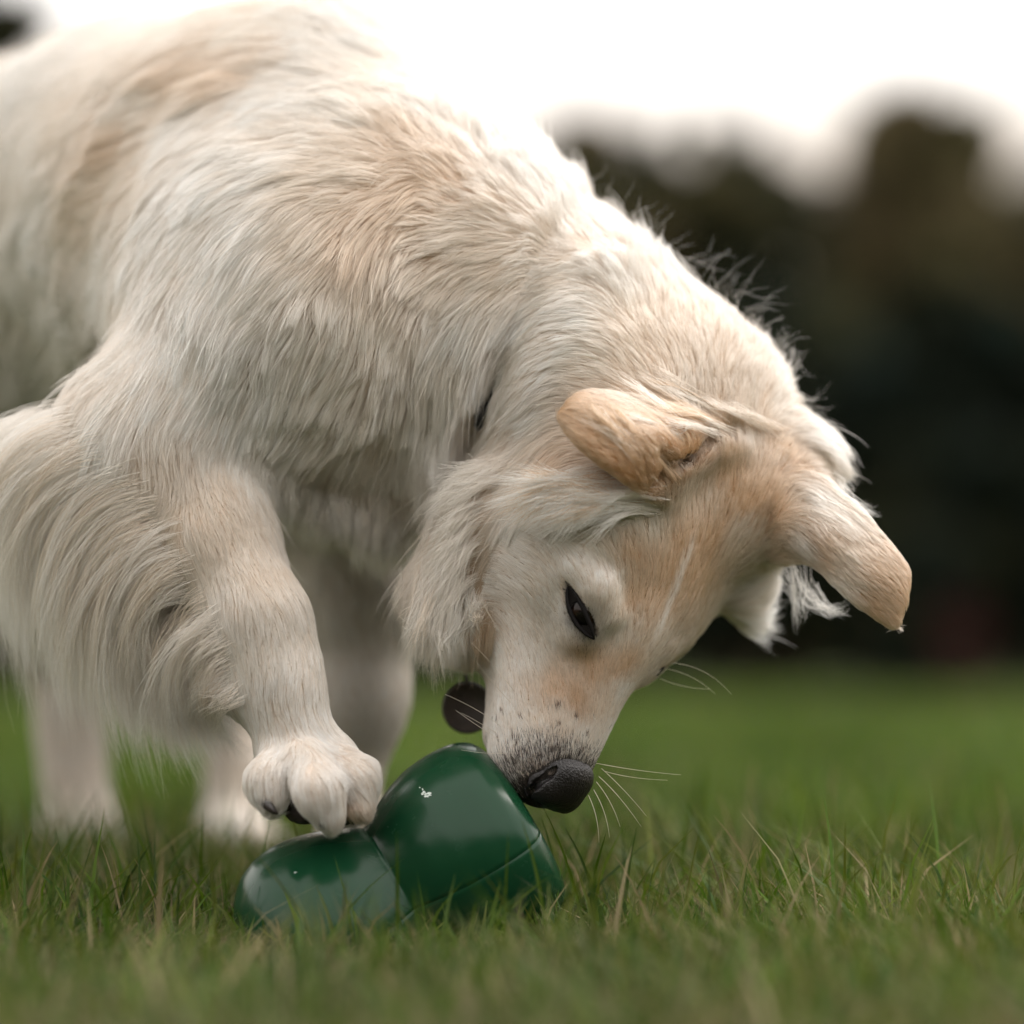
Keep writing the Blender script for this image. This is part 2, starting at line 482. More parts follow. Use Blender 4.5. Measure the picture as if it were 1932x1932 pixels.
# ---------------------------------------------------------------- green toy
def toy():
    A = P(757, 1682, -.035)
    xa = np.array([.835, .10, .50]); xa /= np.linalg.norm(xa)
    s = S
    prof = [(-300, 0), (-298, 60), (-293, 95), (-283, 122), (-268, 146), (-240, 172), (-205, 188), (-160, 193), (-115, 186), (-70, 172), (-30, 152), (-10, 141), (-3, 136.5), (0, 135.5), (3, 136.5),
            (10, 141), (30, 152), (70, 172), (115, 186), (160, 190), (198, 188), (228, 181), (248, 168), (260, 150), (266, 128), (268, 90), (269, 0)]
    # smooth the profile
    pt = np.array(prof, float)
    tt = np.linspace(0, len(pt) - 1, 150)
    i = np.clip(tt.astype(int), 0, len(pt) - 2); f = tt - i
    pr = pt[i] * (1 - f[:, None]) + pt[i + 1] * f[:, None]
    for _ in range(3):
        q = pr.copy(); q[1:-1] = (pr[:-2] + pr[1:-1] * 2 + pr[2:]) / 4
        q[abs(pr[:, 0]) < 16] = pr[abs(pr[:, 0]) < 16]; pr = q
    n = 128
    angs = sorted([2 * math.pi * j / n for j in range(n)] + [(math.radians(-14) + math.pi * h + e) % (2 * math.pi) for h in (0, 1) for e in (-.009, -.004, .004, .009)])
    n = len(angs)
    u = np.cross(xa, [0, 1, 0]); u /= np.linalg.norm(u); v = np.cross(xa, u)
    if u[2] < 0: u, v = -u, -v
    V = []; seam = math.radians(-14)
    for t, r in pr:
        for j in range(n):
            a = angs[j]
            # fine mould seam on both meridians, a shallow recess
            da = (a - seam) % math.pi
            rr = max(r, .01) - (.9 if min(da, math.pi - da) < .007 and r > 20 else 0)
            V.append(A + xa * t * s + (math.sin(a) * u - math.cos(a) * (v if v[1] > 0 else -v)) * rr * s)
    F = [(i * n + j, i * n + (j + 1) % n, (i + 1) * n + (j + 1) % n, (i + 1) * n + j) for i in range(len(pr) - 1) for j in range(n)]
    m = material('green_rubber', (.006, .040, .017), .3, .26, var=.12, vscale=30, bump=.02, bscale=90, coat=.0)
    b = m.node_tree.nodes['Principled BSDF']; b.inputs['Coat Roughness'].default_value = .12
    t = m.node_tree
    nz = t.nodes.new('ShaderNodeTexNoise'); nz.inputs['Scale'].default_value = 60; nz.inputs['Detail'].default_value = 8
    tc = t.nodes.new('ShaderNodeTexCoord'); t.links.new(tc.outputs['Object'], nz.inputs['Vector'])
    mr = t.nodes.new('ShaderNodeMapRange'); mr.inputs[1].default_value = .3; mr.inputs[2].default_value = .8; mr.inputs[3].default_value = .17; mr.inputs[4].default_value = .32
    t.links.new(nz.outputs[0], mr.inputs[0]); t.links.new(mr.outputs[0], b.inputs['Roughness'])
    root = empty('peanut_shaped_toy', (A[0], A[1], 0))
    tag(root, 'glossy dark green peanut shaped treat toy lying in the grass under the paw', 'dog toy')
    o = mesh_obj('shell', V, F, m, root)
    bv = BVHTree.FromObject(o, bpy.context.evaluated_depsgraph_get()) if False else BVHTree.FromPolygons([tuple(p) for p in V], F)
    # white scuffs standing a hair proud of the shell
    wm = material('white_scuff', (.6, .66, .62), .7, .3)
    for (cx, cy, rx, ry, nsp) in [(808, 1499, 11, 6, 7), (797, 1489, 4, 4, 3), (556, 1646, 5, 2, 3)]:
        VV = []; FF = []
        for q in range(nsp):
            ox, oy = cx + rng.normal() * rx * .5, cy + rng.normal() * ry * .5
            k0 = len(VV); m_ = 9
            for e in range(m_):
                a = 6.283 * e / m_; rad = .35 + .5 * rng.random()
                d = ray(ox + math.cos(a) * rx * rad * .5, oy + math.sin(a) * ry * rad * .5)
                h = bv.ray_cast(Vector(CAM), Vector(d))
                if h[0] is None: break
                nn = h[1] if h[1].dot(Vector(d)) < 0 else -h[1]
                VV.append(h[0] + nn * .00025)
            else:
                FF.append(tuple(range(k0, k0 + m_)))
        if FF: mesh_obj('scuff_mark', VV, FF, wm, root)
toy()

# ---------------------------------------------------------------- the dog: one continuous body grown from a distance field
FX = Field(axis([(-.62, -.24, .009), (-.24, .29, .0032)]),
           axis([(-.16, .07, .0032), (.07, .2, .006), (.2, 1.0, .011)]),
           axis([(0.0, .09, .005), (.09, .47, .0032), (.47, .80, .008)]))
def E(px, py, y, r, k=.03, rad=None, **kw):
    c = P(px, py, y)
    FX.ell(c, R(r, y) if rad is None else [R(q, y) for q in rad], k=k, **kw)
def CP(a, b, k=.02, **kw):
    FX.cap(P(*a[:3]), P(*b[:3]), R(a[3], a[2]), R(b[3], b[2]), k=k, **kw)
# trunk, from rump to neck
E(30, 410, .56, 290, .05)
E(130, 430, .44, 330, .06)
E(-30, 640, .44, 230, .06)
E(120, 640, .34, 190, .06)
E(-60, 830, .42, 200, .06)
E(640, 790, .25, 185, .05)
E(470, 800, .30, 170, .05)
E(580, 850, .19, 165, .05)
E(290, 400, .32, 370, .06)
E(450, 430, .20, 400, .06)
E(610, 270, .13, 255, .06)                       # withers
E(560, 560, .07, 340, .05)                       # shoulder
E(640, 740, .09, 225, .04)
E(730, 830, .07, 180, .04)                       # brisket
E(780, 510, .07, 330, .05)
E(970, 640, .04, 285, .04)
E(1160, 760, .03, 240, .035)
E(1110, 750, .0, 185, .02)
E(1285, 805, .03, 212, .03)
# near foreleg, lifted
CP((570, 620, .00, 210), (270, 830, .0, 140), .05)
CP((270, 850, .0, 125), (400, 1020, -.03, 88), .05)
CP((410, 1020, -.03, 77), (490, 1170, -.05, 70), .035)
CP((490, 1170, -.05, 70), (528, 1290, -.055, 57), .03)
CP((528, 1290, -.055, 57), (558, 1415, -.055, 62), .03)
def toe(pts, k=.005):
    for a, b in zip(pts[:-1], pts[1:]): CP(a, b, k, m=.03)
CP((560, 1400, -.055, 66), (600, 1440, -.055, 70), .01)
toe([(540, 1430, -.065, 44), (512, 1472, -.085, 40), (516, 1502, -.09, 27)])
toe([(575, 1440, -.08, 44), (602, 1490, -.102, 40), (622, 1535, -.102, 24)])
toe([(630, 1440, -.065, 42), (672, 1468, -.085, 36), (677, 1518, -.088, 25)])
toe([(630, 1450, -.03, 40), (655, 1480, -.04, 34), (655, 1525, -.045, 25)])
for (a_, b_) in [((556, 1440), (570, 1500)), ((570, 1500), (572, 1535)), ((640, 1450), (646, 1530))]:
    FX.cap(P(*a_, -.118), P(*b_, -.122), .0042, .0042, k=.005, m=.02, op='cut')
E(448, 1300, -.045, 34, .02)                      # carpal pad
# far foreleg
CP((640, 880, .19, 150), (684, 1130, .17, 80), .05)
CP((684, 1130, .17, 80), (688, 1320, .16, 54), .05)
CP((688, 1320, .16, 54), (660, 1560, .15, 42), .04)
CP((660, 1560, .15, 44), (650, 1740, .15, 48), .02)
CP((650, 1770, .14, 48), (700, 1780, .09, 42), .02)
# hind legs
CP((60, 620, .58, 230), (-10, 980, .50, 130), .06)
CP((-10, 980, .50, 120), (120, 1230, .62, 66), .04)
CP((120, 1230, .62, 66), (150, 1560, .60, 56), .02)
CP((150, 1640, .60, 60), (185, 1660, .52, 58), .03)
CP((150, 1560, .60, 56), (150, 1640, .60, 58), .02)
CP((330, 700, .66, 200), (360, 1080, .60, 110), .06)
CP((360, 1080, .60, 110), (450, 1300, .70, 56), .04)
CP((450, 1300, .70, 56), (440, 1560, .66, 50), .02)
CP((440, 1570, .66, 52), (485, 1600, .56, 50), .02)
CP((-30, 250, .70, 60), (-120, 700, .80, 40), .03)   # tail
# head frame: f towards the nose, r the dog's right, u the crown
hf = np.array([-.31, -.13, -.93]); hf /= np.linalg.norm(hf)
hr = np.array([-.55, -.75, .33]); hr -= hf * (hr @ hf); hr /= np.linalg.norm(hr)
hu = np.cross(hr, hf)
HO = P(1163, 1190, -.045)
HA = [hf, hr, hu]
def H(a, b, c): return HO + hf * a + hr * b + hu * c
def HE(a, b, c, ra, rb, rc, k=.015, **kw): FX.ell(H(a, b, c), [ra, rb, rc], HA, k, **kw)
HE(-.075, -.012, -.020, .088, .074, .054, .03)
HE(-.105, -.048, .004, .045, .036, .040, .03)
HE(-.03, -.02, -.012, .05, .05, .034, .02)
HE(-.05, .036, -.035, .06, .036, .045, .025)      # cheeks
HE(-.05, -.036, -.035, .06, .036, .045, .025)
HE(-.012, 0, -.028, .045, .045, .036, .02)
FX.cap(H(.0, -.003, -.024), H(.088, 0, -.024), .038, .0240, k=.02)
FX.cap(H(.0, .018, -.040), H(.086, .010, -.033), .026, .0185, k=.012)
FX.cap(H(.0, -.018, -.040), H(.086, -.010, -.033), .026, .0185, k=.012)
FX.cap(H(-.02, 0, -.066), H(.076, 0, -.054), .026, .015, k=.012)   # lower jaw
FX.cap(H(-.01, 0, -.002), H(.092, 0, -.0125), .016, .0155, k=.02)  # bridge
HE(.001, .033, .000, .020, .011, .011, .012)       # brows
HE(.001, -.033, .000, .020, .011, .011, .012)
# throat and cheek ruff
CP((905, 960, -.01, 95), (870, 1130, -.01, 84), .04)
CP((870, 1125, -.01, 84), (866, 1165, .0, 60), .03)
# far cheek
CP((1400, 1115, .03, 56), (1412, 1160, .04, 24), .02)
# ears
def surf(px, py):
    d = ray(px, py); d = d / np.linalg.norm(d)
    t_ = 1.2
    while t_ < 2.4:
        p_ = CAM + d * t_
        if FX.sample(p_[None])[0] < 0: return p_
        t_ += .0015
    return None
def patch(grid, rad, n=14, m=10):
    g = np.array([[P(*q) for q in row] for row in grid])      # rows base->tip, columns across
    def interp(a, t):
        x = t * (len(a) - 1); i = min(int(x), len(a) - 2); f = x - i
        p0 = a[max(i - 1, 0)]; p1 = a[i]; p2 = a[i + 1]; p3 = a[min(i + 2, len(a) - 1)]
        return .5 * (2 * p1 + (p2 - p0) * f + (2 * p0 - 5 * p1 + 4 * p2 - p3) * f * f + (3 * p1 - p0 - 3 * p2 + p3) * f ** 3)
    pts = []
    for i in range(n):
        row = interp(g, i / (n - 1))
        for j in range(m): pts.append(interp(row, j / (m - 1)))
    return np.array(pts), np.full(len(pts), rad)
def on(px, py, up=.001): return (px, py, float(surf(px, py)[1]) - up)
# fold of the brow over each eye
b0, b1, b2 = surf(1092, 1078), surf(1128, 1112), surf(1150, 1160)
def mirr(p): return p - 2 * hr * ((p - HO) @ hr)
for q0, q1, r0_, r1_ in ((b0, b1, .0042, .0056), (b1, b2, .0056, .0040)):
    FX.cap(q0, q1, r0_, r1_, k=.012, m=.03)
    FX.cap(mirr(q0), mirr(q1), r0_, r1_, k=.008, m=.03)
near_ear = [[on(1400, 855, -.002), on(1335, 880, .000), on(1258, 950, .002)],
            [on(1328, 808, .004), (1262, 840, -.100), (1192, 900, -.114)],
            [on(1208, 766, .008), (1158, 795, -.110), (1112, 840, -.121)],
            [(1110, 757, -.094), (1088, 770, -.106), (1072, 790, -.110)]]
far_ear = [[(1500, 890, -.02), (1480, 970, -.035), (1470, 1045, -.02)],
           [(1590, 950, -.035), (1560, 1010, -.05), (1540, 1055, -.04)],
           [(1665, 1030, -.045), (1635, 1075, -.055), (1605, 1115, -.05)],
           [(1700, 1075, -.045), (1698, 1120, -.05), (1682, 1170, -.048)]]
for g, er in ((near_ear, .0042), (far_ear, .0034)):
    p, r = patch(g, er, 38, 30)
    FX.cloud(p, r, k=.006)
# folds of skin behind the near ear
for (a_, b_) in [((1235, 915), (1290, 880)), ((1290, 880), (1340, 835)), ((1340, 835), (1390, 815)), ((1290, 875), (1275, 820)), ((1250, 860), (1262, 880)), ((1340, 835), (1325, 800))]:
    p0, p1 = surf(*a_), surf(*b_)
    if p0 is not None and p1 is not None and abs(p0[1] - p1[1]) < .04: FX.cap(p0, p1, .0046, .0046, k=.005, m=.02, op='cut')
# root of the far ear
E(1440, 950, .01, 100, .03)
E(1497, 885, .015, 72, .03)
# groove that the collar presses into the neck fur
NC = P(965, 735, .045)
N1 = np.array([-.42, 0, -.9]); N1 /= np.linalg.norm(N1)
NX = np.array([.9, -.12, -.42]); NX -= N1 * (NX @ N1); NX /= np.linalg.norm(NX)
N2 = np.cross(NX, N1)
X_, Y_, Z_ = FX.xs[:, None, None] - NC[0], FX.ys[None, :, None] - NC[1], FX.zs[None, None, :] - NC[2]
pl = X_ * NX[0] + Y_ * NX[1] + Z_ * NX[2]
rr_ = np.sqrt(np.maximum(X_ ** 2 + Y_ ** 2 + Z_ ** 2 - pl ** 2, 0))
spot = P(955, 750, -.04)
ds = (X_ + NC[0] - spot[0]) ** 2 + (Y_ + NC[1] - spot[1]) ** 2 + (Z_ + NC[2] - spot[2]) ** 2
FX.F += ((.004 + .016 * np.exp(-ds / .07 ** 2)) * np.exp(-(pl / .012) ** 2) * np.clip((.17 - rr_) / .04, 0, 1)).astype(np.float32)
# eye sockets
EYE = H(.004, .0335, -.012)
EYF = H(.004, -.0335, -.012)
BV, BF = FX.mesh()
dog = empty('dog', (float(P(450, 1800, .2)[0]), .2, 0))
tag(dog, 'cream and white long haired dog pawing at the green toy with its head bowed', 'dog')
skin = material('dog_skin', attr='skin_color', rough=.8, spec=.2)
body = mesh_obj('body', BV, BF, skin, dog)
print('body', len(BV))

# ---------------------------------------------------------------- coat: where the hair points, how long it is and its colour
W = (.87, .84, .80); CR = (.80, .70, .59); LC = (.84, .785, .715); TN = (.69, .485, .31); OR = (.56, .345, .18)
GY = (.77, .735, .68); BK = (.03, .024, .022); DK = (.12, .09, .075); PK = (.62, .40, .31); BR_ = (.32, .19, .10); TB = (.755, .60, .455)
bvh = BVHTree.FromPolygons([tuple(v) for v in BV.tolist()], BF.tolist())
def hit(px, py):
    h = bvh.ray_cast(Vector(CAM), Vector(ray(px, py)))
    return None if h[0] is None else np.array(h[0])
# px, py, flow x, flow y, length mm, lift, colour, root shade
GU = [
 # trunk
 (60, 130, -.9, -.3, 30, .35, W), (200, 60, -.9, -.2, 30, .35, W), (350, 50, -.9, .0, 32, .3, LC), (480, 60, -.8, -.3, 34, .3, LC), (400, 130, -.9, .1, 36, .4, TB), (300, 180, -.95, .1, 36, .4, LC),
 (450, 160, -.8, .4, 38, .5, TB), (330, 150, -.9, .2, 36, .5, TB), (150, 220, -.95, .1, 34, .35, CR), (60, 300, -.95, .15, 32, .3, LC), (230, 260, -.85, .3, 34, .45, TB), (300, 300, -.8, .45, 36, .4, CR),
 (200, 370, -.9, .3, 36, .4, CR), (80, 430, -.9, .35, 34, .3, W), (200, 480, -.8, .5, 34, .3, W), (60, 560, -.8, .55, 34, .3, GY), (150, 620, -.7, .65, 36, .3, GY), (40, 700, -.7, .7, 40, .3, GY),
 (400, 210, -.75, .5, 36, .3, W), (500, 200, -.8, .3, 34, .3, W), (330, 400, -.65, .7, 36, .3, W), (420, 330, -.7, .6, 36, .3, W),
 # withers and shoulder
 (600, 60, -.6, -.5, 34, .4, W), (700, 110, -.6, -.5, 34, .4, W), (780, 150, -.4, -.7, 34, .4, LC), (600, 200, -.8, -.2, 34, .35, W), (700, 240, -.5, -.6, 34, .4, LC), (780, 280, -.35, -.8, 34, .45, TB),
 (850, 230, -.2, -.9, 32, .5, W), (930, 290, .1, -.95, 32, .55, W), (720, 340, -.6, -.3, 34, .5, CR), (640, 350, -.85, .1, 34, .4, CR), (780, 360, -.4, .2, 32, .6, TB), (745, 400, -.7, .5, 32, .6, TB),
 (860, 340, -.4, -.6, 34, .5, TB), (560, 330, -.85, .3, 34, .35, W), (500, 430, -.75, .5, 34, .35, W), (620, 440, -.8, .45, 34, .4, CR), (560, 540, -.75, .55, 34, .35, LC), (680, 450, -.75, .55, 34, .45, TB), (720, 520, -.7, .6, 34, .45, CR),
 (760, 470, -.6, .7, 32, .5, CR), (420, 520, -.7, .65, 34, .3, W), (380, 640, -.6, .7, 34, .3, W), (500, 640, -.7, .7, 34, .35, W), (640, 580, -.7, .65, 34, .4, LC), (720, 600, -.5, .8, 34, .45, LC),
 (300, 700, -.6, .7, 30, .3, W), (450, 740, -.6, .75, 32, .3, W), (560, 740, -.65, .7, 34, .35, W), (660, 700, -.5, .8, 36, .4, LC), (740, 720, -.2, .95, 40, .4, LC), (640, 820, -.4, .9, 36, .35, LC),
 (520, 850, -.3, .9, 34, .35, LC), (720, 860, -.15, 1, 46, .35, LC), (600, 930, .0, 1, 42, .35, LC), (700, 960, .0, 1, 50, .35, LC), (520, 920, .1, 1, 36, .35, LC),
 # mane in front of the shoulder
 (960, 400, -.7, -.5, 34, .45, CR), (1060, 400, -.4, -.8, 32, .55, W), (1000, 340, -.1, -.9, 32, .6, W), (900, 430, -.85, -.2, 34, .4, CR), (960, 500, -.9, -.2, 36, .4, CR), (1060, 520, -.8, -.3, 36, .4, LC),
 (860, 500, -.8, .4, 36, .45, CR), (880, 590, -.6, .75, 38, .4, W), (820, 640, -.15, 1, 42, .4, LC), (960, 590, -.8, .5, 36, .35, W), (860, 740, .0, 1, 44, .3, W), (900, 680, -.3, .9, 38, .35, W),
 (800, 800, .0, 1, 48, .35, LC), (800, 930, .0, 1, 50, .35, LC), (970, 640, -.8, .45, 28, .5, LC), (840, 850, -.1, 1, 44, .3, LC),
 # neck behind the skull
 (1100, 620, -.9, -.2, 30, .5, W), (1050, 680, -1, .15, 24, .45, W), (1020, 760, -.9, .5, 24, .4, W), (1180, 560, -.4, -.9, 34, .7, W), (1260, 520, .0, -1, 32, .75, W), (1340, 540, .35, -.9, 32, .75, W),
 (1420, 590, .7, -.7, 32, .75, W), (1480, 660, .9, -.4, 32, .75, W), (1500, 740, 1, -.1, 31, .72, W), (1520, 820, 1, .2, 32, .75, W), (1250, 640, -.2, -1, 26, .5, CR), (1340, 640, .1, -1, 26, .5, CR),
 (1150, 700, -.8, -.5, 24, .45, LC), (1400, 700, .5, -.85, 26, .5, CR), (1300, 750, -.1, -1, 22, .45, CR), (1330, 690, .0, -1, 24, .5, CR), (1400, 790, .3, -.95, 22, .45, CR), (1470, 790, .8, -.6, 24, .5, LC), (1200, 690, -.5, -.8, 24, .5, CR),
 # crown between the ears
 (1330, 830, -.1, -1, 20, .35, CR), (1420, 850, .3, -.95, 18, .35, CR), (1380, 930, .25, -1, 14, .25, TN), (1470, 860, .6, -.8, 16, .35, TN), (1300, 950, .0, -1, 13, .25, CR), (1440, 960, .5, -.85, 13, .25, TN),
 (1380, 1030, .3, -1, 12, .2, CR), (1290, 1040, .1, -1, 11, .2, TN), (1240, 1000, -.2, -1, 12, .25, LC),
 (1330, 1040, .2, -1, 12, .22, TN), (1270, 1090, .1, -1, 10, .22, TN), (1400, 980, .3, -1, 14, .25, TN), (1430, 1060, .6, -.7, 12, .25, CR), (1400, 1130, .8, -.5, 14, .3, GY), (1460, 1090, .9, -.2, 18, .35, GY), (1310, 1120, .35, -.9, 9, .2, TN), (1350, 1170, .8, -.5, 10, .2, CR),
 # face
 (1200, 1060, -.3, -.95, 9, .2, TN), (1150, 1060, -.5, -.85, 9, .2, LC), (1100, 1010, -.8, -.6, 12, .2, GY), (1000, 1010, -.85, -.45, 14, .2, GY), (1000, 1080, -.8, -.55, 13, .2, GY), (950, 1100, -.9, -.2, 14, .3, GY),
 (1120, 1100, -.4, -.9, 7, .2, W), (1050, 1150, -.5, -.8, 7, .2, GY), (1160, 1130, -.1, -1, 6, .3, LC), (1200, 1140, .1, -1, 7, .2, TN), (1250, 1150, .3, -.95, 7, .2, TN), (1180, 1200, .1, -1, 6, .25, LC),
 (980, 1180, -.6, -.8, 8, .2, LC), (1050, 1220, -.3, -1, 6, .2, LC), (1000, 1260, -.4, -1, 6, .2, W), (950, 1250, -.7, -.7, 8, .3, LC), (1120, 1260, .0, -1, 5, .2, TN), (1180, 1260, .2, -1, 5, .2, TN), (1230, 1230, .5, -.8, 6, .2, CR),
 (1040, 1310, -.2, -1, 5, .2, TN), (1090, 1320, -.1, -1, 4.5, .2, OR), (1130, 1330, .0, -1, 4.5, .2, CR), (960, 1330, -.4, -1, 5, .2, W), (1000, 1370, -.3, -1, 4.5, .2, LC), (1170, 1310, .1, -1, 4.5, .2, W), (1200, 1320, .3, -.9, 5, .2, CR),
 (1050, 1370, .0, -1, 4, .2, CR), (1080, 1385, .1, -1, 4, .2, W), (950, 1400, -.3, -1, 5, .3, W), (1140, 1390, .2, -1, 4.5, .2, W), (1160, 1370, .3, -1, 5, .2, LC), (1000, 1420, -.2, -1, 4, .2, GY), (1060, 1420, .1, -1, 4, .2, GY),
 (1090, 1440, .3, -1, 4, .25, GY), (970, 1450, -.3, -1, 4, .25, W), (1130, 1440, .4, -1, 5, .25, W), (1110, 1470, .4, -.9, 5, .3, GY), (990, 1460, -.3, -1, 3, .2, GY), (1120, 1500, .4, -.8, 6, .3, GY), (1040, 1450, .1, -1, 3, .2, GY),
 # around the near eye
 (1112, 1208, -.1, -1, 3.5, .2, BK), (1092, 1192, -.3, -.9, 3.5, .2, BK), (1080, 1215, -.2, -1, 4, .2, LC), (1140, 1190, .1, -1, 4, .2, LC), (1135, 1120, .1, -1, 5, .3, W), (1095, 1090, -.4, -.9, 5, .3, W), (1055, 1160, -.4, -.9, 5, .2, GY),
 # cheek and throat ruff
 (880, 960, -.8, .5, 40, .4, CR), (930, 920, -.9, .3, 40, .4, TN), (850, 1020, -.55, .85, 42, .4, LC), (900, 1010, -.6, .7, 30, .35, TN), (905, 1070, -.2, 1, 30, .3, BR_), (840, 1100, -.2, 1, 38, .35, GY),
 (900, 1130, .0, 1, 34, .3, TN), (860, 1190, .1, 1, 24, .3, GY), (905, 1180, .1, 1, 20, .3, TN), (990, 880, -.95, .3, 34, .4, LC), (900, 890, -.85, .5, 36, .45, W), (1050, 880, -.95, .25, 36, .35, TN),
 (1100, 940, -.95, .35, 30, .3, LC), (1000, 940, -.9, .45, 32, .3, W), (1200, 960, -.6, .4, 12, .3, GY),
 # far cheek
 (1420, 1160, .8, .5, 26, .4, W), (1400, 1175, .5, .8, 24, .4, W), (1380, 1185, .3, .9, 18, .4, GY),
 # near foreleg
 (330, 850, .1, 1, 22, .3, CR), (400, 900, .35, .95, 18, .28, CR), (430, 980, .4, .9, 17, .25, CR), (380, 1000, .3, .95, 18, .25, CR), (480, 1080, .35, .95, 16, .25, CR), (440, 1120, .3, 1, 16, .25, LC), (540, 1150, .25, 1, 13, .22, LC),
 (480, 1200, .1, 1, 15, .22, LC), (550, 1250, .1, 1, 13, .22, W), (500, 1280, .1, 1, 16, .25, W), (560, 1350, .3, 1, 13, .22, W), (520, 1400, -.1, 1, 13, .28, W), (600, 1400, .4, .9, 11, .22, W),
 (520, 1460, -.15, 1, 11, .3, W), (600, 1480, .15, 1, 12, .3, W), (680, 1460, .6, .8, 10, .3, W), (648, 1508, .4, .9, 9, .3, TN), (620, 1450, .1, 1, 12, .3, W), (612, 1520, .1, 1, 12, .3, W), (550, 1440, .0, 1, 9, .25, W), (300, 960, -.8, .4, 30, .25, LC), (200, 820, -.7, .6, 34, .35, W),
 (140, 790, -.5, .8, 30, .4, CR), (160, 850, -.7, .7, 36, .35, W),
 # far foreleg
 (600, 1050, .1, 1, 20, .25, GY), (700, 1150, .1, 1, 14, .25, GY), (700, 1300, .0, 1, 10, .2, W), (660, 1400, .0, 1, 10, .2, GY),
 # hind legs
 (60, 1100, -.2, 1, 26, .3, W), (130, 1300, .0, 1, 12, .25, GY), (140, 1450, .0, 1, 12, .25, GY), (150, 1580, .1, 1, 12, .25, W), (420, 1400, .0, 1, 12, .25, GY), (450, 1550, .2, 1, 12, .25, W), (20, 950, -.2, 1, 34, .3, W),
 # near ear, outer face
 (1120, 775, -.8, -.6, 14, .38, TN), (1200, 760, -.8, -.6, 22, .4, CR), (1150, 745, -.9, -.4, 20, .4, CR), (1190, 810, -.7, -.7, 14, .3, TN), (1150, 830, -.75, -.65, 9, .38, OR), (1220, 870, -.6, -.8, 10, .38, OR), (1272, 888, -.4, -.8, 8, .3, BR_), (1318, 855, -.4, -.8, 8, .3, BR_), (1365, 828, -.2, -.9, 10, .3, OR), (1250, 820, -.5, -.8, 18, .35, TN), (1310, 840, -.4, -.9, 16, .3, OR),  # brown guides paint the shade of the skin folds into the coat colour
 (1080, 780, -.7, -.5, 7, .38, OR), (1120, 825, -.7, -.6, 7, .38, OR), (1155, 862, -.7, -.6, 7, .38, OR), (1200, 905, -.7, -.6, 7, .38, OR), (1180, 880, -.8, -.6, 6, .38, OR), (1240, 920, -.6, -.8, 7, .38, OR),
 # far ear
 (1520, 930, .8, .3, 24, .45, W), (1560, 960, .8, .5, 20, .4, LC), (1540, 1020, .9, .4, 12, .38, TN), (1600, 1040, .8, .6, 9, .38, CR), (1640, 1060, .75, .65, 8, .38, TN), (1650, 1120, .7, .7, 8, .38, TN), (1690, 1100, .6, .8, 7, .38, TN),
 (1590, 1090, .7, .7, 8, .38, LC), (1500, 1010, .8, .38, 14, .3, LC),
]
right = np.array([1., 0, 0]); upv = np.array([0, -st_, ct])
gp, gd, gl, gf, gc = [], [], [], [], []
for g in GU:
    h = hit(g[0], g[1])
    if h is None: continue
    n = FX.grad(h[None])[0]
    d = right * g[2] - upv * g[3]
    d = d - n * (d @ n) * .85
    gl_ = g[4] * (1.4 if g[4] <= 14 and g[4] > 3.5 else 1)
    gp.append(h); gd.append(d / np.linalg.norm(d)); gl.append(gl_ / 1000); gf.append(g[5]); gc.append(g[6])
gp, gd, gl, gf, gc = map(np.array, (gp, gd, gl, gf, gc))
def fields(p):
    q = p + noise3(p, 3, 60) * .004 + noise3(p, 4, 260) * .0015
    D_, L_, Fl_, C_ = [], [], [], []
    for i in range(0, len(p), 40000):
        d2 = ((q[i:i + 40000, None, :] - gp[None]) ** 2).sum(2) + .00002
        w_ = 1 / d2 ** 2
        w_ /= w_.sum(1, keepdims=True)
        D_.append(w_ @ gd); L_.append(np.exp(w_ @ np.log(gl))); Fl_.append(w_ @ gf)
        w2 = 1 / (d2 + .00003) ** 1.6; w2 /= w2.sum(1, keepdims=True)
        C_.append(w2 @ gc)
    return np.concatenate(D_), np.concatenate(L_), np.concatenate(Fl_), np.concatenate(C_)
def nrm(v): return v / (np.linalg.norm(v, axis=1, keepdims=True) + 1e-9)

# eye region: an almond on the surface, and its mirror image on the far side
eye_c = hit(1097, 1156)
ea = nrm((right * .45 - upv * .9)[None])[0]                 # long axis, brow corner to nose corner
def mirror(p):
    q = np.asarray(p) - HO
    return HO + q - 2 * hr * (q @ hr)[..., None] if np.ndim(p) > 1 else HO + q - 2 * hr * (q @ hr)
en = FX.grad(eye_c[None])[0]
ea = ea - en * (ea @ en); ea /= np.linalg.norm(ea); eb = np.cross(en, ea)
EB = -1 if eb @ right > 0 else 1                             # towards the cheek
def almond(p):
    q = p - eye_c
    r1 = (q @ ea) / .0195; r2 = (q @ eb) * EB; r2 = np.where(r2 > 0, r2 / .0070, r2 / .0040); r3 = (q @ en) / .012
    return r1 ** 2 + r2 ** 2 + r3 ** 2 + np.abs(r1) * .15
def proj(p):
    v = p - CAM; k = v[1] * ct + v[2] * st_
    return np.array([966 + v[0] / k * D / S, 966 - (-v[1] * st_ + v[2] * ct) / k * D / S])
ac = np.array([.115, -.012])
for _ in range(12):
    f0 = proj(H(ac[0], 0, ac[1])) - [1047, 1484]
    J = np.array([proj(H(ac[0] + .001, 0, ac[1])) - proj(H(ac[0], 0, ac[1])), proj(H(ac[0], 0, ac[1] + .001)) - proj(H(ac[0], 0, ac[1]))]).T / .001
    ac = ac - np.linalg.solve(J, f0)
nose_c = H(ac[0], 0, ac[1])
print('nose', ac, FX.sample(nose_c[None]))

